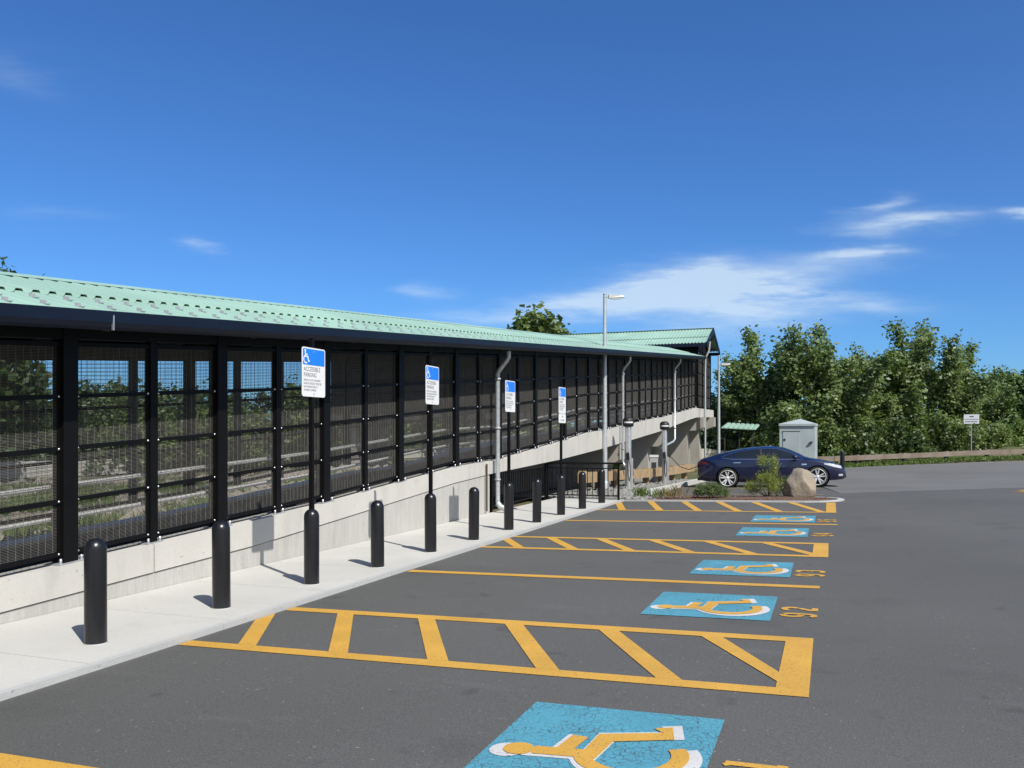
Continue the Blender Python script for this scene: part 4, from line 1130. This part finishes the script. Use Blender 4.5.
for k in range(40):
    a = k*2.4; f = rg.random(); z = .16 + .95*f**.9; rr = (.52 if z < .55 else .30)*rg.uniform(.35,1.)
    if z > .62:
        rr *= .8
        if k % 3: continue
    p = (rr*math.cos(a), rr*math.sin(a), z); tips.append((p, (math.cos(a)*.5, math.sin(a)*.5, .75), .17))
    if k % 2 == 0: wood.append(([(0,0,.02+.0*k),(p[0]*.45,p[1]*.45,z*.5),p], [.016,.011,.004]))
tips += [((-.10,.02,1.05),(0,0,1),.14),((-.16,-.03,.98),(0,0,1),.13),((.12,0,1.08),(0,0,1),.14),((.16,.05,1.0),(0,0,1),.13),((.48,-.1,.42),(.6,0,.5),.2),((.55,0,.36),(.7,0,.4),.18),((-.45,0,.28),(-.6,0,.5),.2)]
pn = needle_plant('pine_shrub', tips, M['pine'], 900, .10, 32, 'yellow green young pine shrub beside the boulder', 'shrub', wood, .0055)
pn.location = (-1.47,22.55,G(-1.72,22.55)+.03); pn.scale = (.92,.92,.9)
tips = []
for k in range(60):
    a = k*2.4; rr = .42*math.sqrt(rg.random()); tips.append(((rr*math.cos(a)*.98, rr*math.sin(a)*.9, .10+.26*(1-(rr/.46)**2)*rg.uniform(.5,1)), (math.cos(a)*.6, math.sin(a)*.6, .7), .12))
jn = needle_plant('juniper_shrub', tips, M['juniper'], 1000, .065, 33, 'low spreading grey green juniper shrub at the left of the island', 'shrub', [([(0,0,0),(.1,.05,.2)],.012),([(0,0,0),(-.1,-.05,.2)],.012)], .007)
jn.location = (-2.82,21.95,G(-2.78,22.0)+.02)

# boulder
bm = bmesh.new(); bmesh.ops.create_icosphere(bm, subdivisions=5, radius=1.)
planes = [(Vector((-.25,-.85,.55)).normalized(),.80),(Vector((.75,-.35,.55)).normalized(),.80),(Vector((-.8,-.2,.45)).normalized(),.82),(Vector((.3,-.95,-.1)).normalized(),.84),(Vector((-.7,-.7,-.1)).normalized(),.86),(Vector((.9,.2,0)).normalized(),.88),(Vector((.1,.4,.9)).normalized(),.88),(Vector((-.15,-.3,.95)).normalized(),.93)]
for v in bm.verts:
    p = v.co.copy()
    for nrm, dd in planes:
        k = p.dot(nrm) - dd
        if k > 0: p -= nrm * k * .92
    p *= 1 + .05*noise.noise(p*2.2) + .022*noise.noise(p*6) + .008*noise.noise(p*16)
    v.co = Vector((p.x*.47*(1-.12*max(0,p.z)), p.y*.42, p.z*.50))
me = bpy.data.meshes.new('boulder'); bm.to_mesh(me); bm.free(); me.polygons.foreach_set('use_smooth', [True]*len(me.polygons)); me.materials.append(M['boulder'])
o = bpy.data.objects.new('boulder', me); COL.objects.link(o); o.location = (-.72,22.55,G(-.72,22.5)+.32); o.rotation_euler = (0,R(4),R(-10)); o.scale = (.93,.93,.95)
tag(o, 'tan rounded boulder on the mulch island in front of the car', 'boulder')

# ------------------------------------------------------------------ parked car
def make_car(loc, rz):
    r = empty('parked_car', loc, rz, 'dark blue fastback sedan parked behind the planting island', 'car')
    WB0, WB1, RW = -1.44, 1.52, .345
    # stations: x, z bottom, z belt/deck edge, z top, half width at belt, half width of roof edge, roof-edge z
    ST = [(-2.49,.42,.78,.80,.70,.55,.79),(-2.44,.30,.95,.98,.80,.62,.965),(-2.25,.24,1.00,1.06,.885,.70,1.03),(-1.95,.22,1.01,1.14,.93,.70,1.10),(-1.5,.2,1.0,1.255,.955,.66,1.20),
          (-1.0,.19,.985,1.36,.965,.62,1.295),(-.5,.18,.97,1.42,.965,.61,1.35),(0,.18,.955,1.44,.965,.61,1.37),(.35,.18,.945,1.405,.965,.61,1.335),(.7,.18,.94,1.29,.965,.63,1.22),(1.0,.18,.93,1.14,.965,.68,1.075),
          (1.2,.19,.925,1.02,.965,.76,.985),(1.5,.2,.89,.955,.955,.78,.925),(1.85,.21,.82,.885,.935,.74,.86),(2.15,.22,.74,.80,.88,.66,.78),(2.36,.24,.63,.70,.78,.56,.675),(2.46,.28,.52,.56,.62,.42,.545),(2.48,.34,.45,.47,.5,.3,.465)]
    vs = []; K = 9
    for x, zb, zbl, zt, wb_, wr, zr in ST:
        half = [(0,zb),(wb_*.86,zb),(wb_*.965,zb+.09),(wb_*1.0,zb+(zbl-zb)*.52),(wb_*.985,zbl-.05),(wb_*.955,zbl),(wr+(wb_*.955-wr)*.06,zr),(wr*.72,zr+(zt-zr)*.72),(0,zt)]
        ring = half + [(-a, c) for a, c in half[-2:0:-1]]
        vs += [(x, yv, zv) for yv, zv in ring]
    n = 2*K - 2; fs = []
    for i in range(len(ST)-1):
        for k in range(n): fs.append((i*n+k, i*n+(k+1)%n, (i+1)*n+(k+1)%n, (i+1)*n+k))
    fs += [tuple(range(n)), tuple(range((len(ST)-1)*n, len(ST)*n))[::-1]]
    me = bpy.data.meshes.new('body'); me.from_pydata(vs, [], fs)
    bm = bmesh.new(); bm.from_mesh(me); bmesh.ops.recalc_face_normals(bm, faces=bm.faces)
    cl = bm.edges.layers.float.new('crease_edge')
    for e in bm.edges:
        a, c = e.verts[0].index % n, e.verts[1].index % n
        if a == c and a in (5, n-5): e[cl] = .55
        if a == c and a in (6, n-6): e[cl] = .35
        if a == c and a in (1, n-1): e[cl] = .5
    bm.to_mesh(me); bm.free()
    tmp = bpy.data.objects.new('tmp', me); COL.objects.link(tmp)
    sub = tmp.modifiers.new('s', 'SUBSURF'); sub.levels = 3; sub.render_levels = 3
    cut = MB()
    for wx in (WB0, WB1):
        for s in (-1,1): cut.lathe([(0,s*.66),(.395,s*.66),(.395,s*1.1),(0,s*1.1)], 40, (wx,0,RW), 'y')
    co = cut.build('cut', M['dark']); co.hide_render = True
    dg = bpy.context.evaluated_depsgraph_get(); solid = bpy.data.meshes.new_from_object(tmp.evaluated_get(dg))
    bv = BVHTree.FromPolygons([v.co.copy() for v in solid.vertices], [list(p.vertices) for p in solid.polygons])
    bo = tmp.modifiers.new('b', 'BOOLEAN'); bo.object = co; bo.operation = 'DIFFERENCE'; bo.solver = 'EXACT'
    dg = bpy.context.evaluated_depsgraph_get(); dg.update(); fin = bpy.data.meshes.new_from_object(tmp.evaluated_get(dg))
    bpy.data.objects.remove(tmp); bpy.data.objects.remove(co)
    fin.name = 'body'; fin.materials.clear(); fin.materials.append(M['carpaint'])
    bm = bmesh.new(); bm.from_mesh(fin)
    for f in bm.faces: f.smooth = True
    for e in bm.edges:
        if len(e.link_faces) == 2 and e.calc_face_angle(0) > R(40): e.smooth = False
    bm.to_mesh(fin); bm.free()
    body = bpy.data.objects.new('body', fin); COL.objects.link(body); body.parent = r
    def side_patch(name, m, top, bot, x0, x1, side, off, nx=26, nz=7, parent=None):
        b = MB(); grid = []
        for i in range(nx+1):
            x = x0 + (x1-x0)*i/nx; col = []
            for j in range(nz+1):
                z = bot(x) + (top(x)-bot(x))*j/nz; h = bv.ray_cast(Vector((x, side*2, z)), Vector((0,-side,0)))
                if h[0] is None: col.append(Vector((x, side*.6, z)))
                else: col.append(h[0] + h[1]*off)
            grid.append(col)
        b.v = [tuple(p) for c in grid for p in c]
        for i in range(nx):
            for j in range(nz):
                a = i*(nz+1)+j; b.f.append([a, a+1, a+nz+2, a+nz+1]); b.sm.append(True)
        return b.build(name, m, parent or r)
    def top_patch(name, m, x0f, x1f, y0, y1, off, nx=12, ny=16, parent=None):
        b = MB()
        for j in range(ny+1):
            y = y0 + (y1-y0)*j/ny
            for i in range(nx+1):
                x = x0f(y) + (x1f(y)-x0f(y))*i/nx; h = bv.ray_cast(Vector((x, y, 3)), Vector((0,0,-1))); b.v.append(tuple(h[0]+h[1]*off))
        for j in range(ny):
            for i in range(nx): a = j*(nx+1)+i; b.f.append([a,a+1,a+nx+2,a+nx+1]); b.sm.append(True)
        return b.build(name, m, parent or r)
    TOP = [(-1.62,1.075),(-1.35,1.165),(-1.0,1.255),(-.5,1.315),(0,1.33),(.3,1.30),(.62,1.195),(.95,1.035),(1.08,.965)]
    top = lambda x: interp(TOP, x); bot = lambda x: interp([(-1.62,1.055),(-1.3,1.01),(0,.985),(1.08,.955)], x)
    for s in (-1,1):
        side_patch('window', M['glass'], lambda x: top(x), bot, -.26, 1.02, s, .006)
        side_patch('window', M['glass'], lambda x: top(x), bot, -1.17, -.32, s, .006)
        side_patch('window', M['glass'], lambda x: top(x), bot, -1.58, -1.22, s, .006, 10)
        side_patch('window_trim', M['chrome'], lambda x: bot(x)-.002, lambda x: bot(x)-.024, -1.62, 1.1, s, .008, 40, 1)
        side_patch('window_trim', M['chrome'], lambda x: top(x)+.022, lambda x: top(x)+.004, -1.64, 1.08, s, .008, 40, 1)
        side_patch('pillar', M['dark'], lambda x: top(x), bot, -.32, -.26, s, .007, 2)
        for xx in (-.29,):
            side_patch('door_seam', M['dark'], lambda x: .96, lambda x: .30, xx-.006, xx+.006, s, .003, 1, 12)
        side_patch('door_seam', M['dark'], lambda x: .95, lambda x: .30, .93, .942, s, .003, 1, 12)
        side_patch('sill', M['dark'], lambda x: .27, lambda x: .215, -1.0, 1.08, s, .008, 20, 2)
        for xx in (-1.22, .02-.27):
            side_patch('door_handle', M['chrome'], lambda x: .885, lambda x: .862, xx, xx+.24, s, .018, 8, 1)
        side_patch('side_badge', M['chrome'], lambda x: .80, lambda x: .755, 1.02, 1.18, s, .006, 6, 2)
        hb = side_patch('headlight', M['headlamp'], lambda x: interp([(1.72,.80),(2.05,.765),(2.3,.70)],x), lambda x: interp([(1.72,.775),(2.05,.67),(2.3,.615)],x), 1.74, 2.3, s, .006, 14, 4)
        side_patch('tail_light', M['redlamp'], lambda x: .93, lambda x: interp([(-2.42,.80),(-2.05,.86)],x), -2.40, -2.08, s, .006, 8, 4)
        side_patch('fog_light', M['headlamp'], lambda x: .43, lambda x: .36, 2.2, 2.34, s, .006, 4, 2)
        b = MB(); b.tube([(.86,s*.93,.98),(.84,s*1.02,1.0)], .03, 8)
        prof = []
        c = Vector((.80,s*1.07,1.03))
        for k in range(9):
            a = math.pi*k/8; prof.append((max(.001,.075*math.sin(a)), -.10*math.cos(a)))
        b.lathe([(pr, h) for pr, h in prof], 12, c, 'x'); b.build('mirror', M['carpaint'], r)
    top_patch('windshield', M['glass'], lambda y: .42-.10*abs(y), lambda y: 1.12-.22*abs(y)**1.5, -.60, .60, .005)
    top_patch('rear_window', M['glass'], lambda y: -1.95+.1*abs(y), lambda y: -.75-.1*abs(y), -.52, .52, .005)
    b = MB(); b.box(2.30,-.55,.30,2.475,.55,.36); b.build('bumper_intake', M['dark'], r)
    b = MB(); b.box(-2.485,-.5,.26,-2.3,.5,.40); b.build('rear_diffuser', M['dark'], r)
    b = MB(); b.box(WB0+.42,-.72,.20,WB1-.42,.72,.30); b.build('underbody', M['dark'], r)
    for wx in (WB0, WB1):
        for s in (-1,1):
            w = empty('wheel', (wx, s*.84, RW)); w.parent = r
            t = MB(); t.lathe([(.235,-.115),(.30,-.12),(.335,-.10),(.345,-.06),(.345,.06),(.335,.10),(.30,.12),(.272,.118),(.26,.10),(.245,-.1)], 40, (0,0,0), 'y'); t.build('tyre', M['rubber'], w)
            t = MB(); t.lathe([(.265,s*.10),(.278,s*.125),(.262,s*.128),(.250,s*.105),(.232,s*.02),(.238,-s*.1)], 40, (0,0,0), 'y')
            t.lathe([(0,s*.10),(.045,s*.10),(.06,s*.085),(.065,s*.05)], 20, (0,0,0), 'y')
            for k in range(5):
                for da in (-.17,.17):
                    a = 2*math.pi*k/5 + math.pi/2; a2 = a + da*1.25; a1 = a + da*.9
                    t.bar((.05*math.cos(a1), s*.082, .05*math.sin(a1)), (.245*math.cos(a2), s*.105, .245*math.sin(a2)), .044, .022, (0,1,0))
            t.build('rim', M['rim'], w)
            t = MB(); t.lathe([(0,s*.03),(.236,s*.03)], 28, (0,0,0), 'y'); t.build('brake_disc', M['dark'], w)
            l = MB(); l.lathe([(.392,s*.67),(.392,s*.93)], 36, (wx,0,RW), 'y'); l.lathe([(0,s*.672),(.392,s*.672)], 36, (wx,0,RW), 'y'); l.build('arch_liner', M['dark'], r)
    return r
YC = 31.38
car = make_car((-1.98, YC, (G(-3.4,YC-.9)+G(-.5,YC-.9))/2), 0)
car.rotation_euler = (0, -.028, R(5))

# ------------------------------------------------------------------ world, sun, camera
SUN_EL, AZ = R(47.8), math.atan2(.82, -.572)   # azimuth from +Y towards +X
w = bpy.data.worlds.new('World'); scene.world = w; w.use_nodes = True; nt = w.node_tree
bg = nt.nodes['Background']; bg.inputs['Strength'].default_value = .11
sky = nt.nodes.new('ShaderNodeTexSky'); sky.sky_type = 'NISHITA'; sky.sun_disc = False; sky.sun_elevation = SUN_EL; sky.sun_rotation = AZ
sky.altitude = 100; sky.air_density = 1.0; sky.dust_density = .35; sky.ozone_density = 2.2
hs = nt.nodes.new('ShaderNodeHueSaturation'); hs.inputs['Saturation'].default_value = 1.0; hs.inputs['Value'].default_value = 1.0
nt.links.new(mixcol(nt, 1., sky.outputs[0], (.265,.51,.84), 'MULTIPLY'), hs.inputs['Color'])
tc = nt.nodes.new('ShaderNodeTexCoord')
def vdot(v):
    n = nt.nodes.new('ShaderNodeVectorMath'); n.operation = 'DOT_PRODUCT'; n.inputs[1].default_value = v; nt.links.new(tc.outputs['Generated'], n.inputs[0]); return n.outputs['Value']
TH = math.atan2(318, 850); CT, STH = math.cos(TH), math.sin(TH)
fw = mathn(nt, 'MAXIMUM', vdot((-STH, CT, 0)), .05)
u = mathn(nt, 'DIVIDE', vdot((CT, STH, 0)), fw); v = mathn(nt, 'DIVIDE', vdot((0,0,1)), fw)
cmb = nt.nodes.new('ShaderNodeCombineXYZ'); nt.links.new(u, cmb.inputs[0]); nt.links.new(v, cmb.inputs[1])
mp = nt.nodes.new('ShaderNodeMapping'); mp.inputs['Scale'].default_value = (3.2, 17., 1.); mp.inputs['Rotation'].default_value = (0,0,R(-8)); nt.links.new(cmb.outputs[0], mp.inputs['Vector'])
nz = nt.nodes.new('ShaderNodeTexNoise'); nz.inputs['Scale'].default_value = 1.6; nz.inputs['Detail'].default_value = 8; nz.inputs['Roughness'].default_value = .6; nt.links.new(mp.outputs[0], nz.inputs['Vector'])
sepn = nt.nodes.new('ShaderNodeSeparateColor'); nt.links.new(nz.outputs['Color'], sepn.inputs[0])
uw = mathn(nt, 'ADD', u, mathn(nt, 'MULTIPLY', mathn(nt, 'SUBTRACT', sepn.outputs[0], .5), .16))
vw = mathn(nt, 'ADD', v, mathn(nt, 'MULTIPLY', mathn(nt, 'SUBTRACT', sepn.outputs[1], .5), .045))
CL = [(728,283,100,17,6,.95),(735,312,66,20,2,.62),(800,290,84,9,-7,.8),(588,306,92,14,5,.6),(520,318,60,9,3,.5),(680,272,60,10,10,.7),(908,223,48,9,4,.75),(851,253,32,6,4,.7),(1012,216,18,4,0,.55),(880,205,30,6,14,.3),(195,246,20,5,-5,.28),(22,72,34,16,-20,.12),(430,294,22,8,0,.25),(45,215,40,8,0,.06)]
acc = None
for px, py, rx, ry, ang, st in CL:
    u0, v0, a, c = (px-512)/850., (435-py)/850., rx/850., ry/850.; ca, sa = math.cos(R(ang)), math.sin(R(ang))
    du, dv = mathn(nt, 'SUBTRACT', uw, u0), mathn(nt, 'SUBTRACT', vw, v0)
    p = mathn(nt, 'DIVIDE', mathn(nt, 'ADD', mathn(nt, 'MULTIPLY', du, ca), mathn(nt, 'MULTIPLY', dv, sa)), a)
    q = mathn(nt, 'DIVIDE', mathn(nt, 'SUBTRACT', mathn(nt, 'MULTIPLY', dv, ca), mathn(nt, 'MULTIPLY', du, sa)), c)
    g_ = mathn(nt, 'MULTIPLY', mathn(nt, 'EXPONENT', mathn(nt, 'MULTIPLY', mathn(nt, 'ADD', mathn(nt, 'MULTIPLY', p, p), mathn(nt, 'MULTIPLY', q, q)), -1.)), st)
    acc = g_ if acc is None else mathn(nt, 'ADD', acc, g_)
tex = mathn(nt, 'MAXIMUM', mathn(nt, 'ADD', mathn(nt, 'MULTIPLY', sepn.outputs[2], 3.4), -1.0), 0.)
fac = mathn(nt, 'MINIMUM', mathn(nt, 'MULTIPLY', acc, mathn(nt, 'MULTIPLY', tex, 1.1)), .62)
added_fill_f = mathn(nt, 'POWER', mathn(nt, 'ADD', mathn(nt, 'MULTIPLY', vdot((.82,-.572,.1)), .49), .5), 4.2)  # added whitening of the unseen sun-side sky, fills blue shadows with neutral light
skyc = mixcol(nt, mathn(nt, 'MULTIPLY', added_fill_f, .95), hs.outputs[0], (4.6,4.3,3.8))
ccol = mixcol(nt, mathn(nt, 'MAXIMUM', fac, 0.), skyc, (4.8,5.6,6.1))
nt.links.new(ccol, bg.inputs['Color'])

sd = bpy.data.lights.new('sun', 'SUN'); sd.energy = 4.0; sd.angle = R(.5); sd.color = (1.,.95,.86)
so = bpy.data.objects.new('sun', sd); COL.objects.link(so)
dirv = Vector((-.82*math.cos(SUN_EL), .572*math.cos(SUN_EL), -math.sin(SUN_EL))); so.rotation_euler = dirv.to_track_quat('-Z','Y').to_euler(); so.location = (20,-15,30)

cd = bpy.data.cameras.new('camera'); cd.sensor_width = 36; cd.lens = 36*850/1024; cd.shift_y = 51/1024.; cd.clip_end = 4000
cam = bpy.data.objects.new('camera', cd); COL.objects.link(cam); cam.location = (0,0,1.68); cam.rotation_euler = (R(90),0,TH); scene.camera = cam
vs = scene.view_settings; vs.view_transform = 'Standard'; vs.look = 'None'; vs.gamma = 1; vs.exposure = .55
scene.cycles.max_bounces = 6; scene.cycles.use_denoising = True
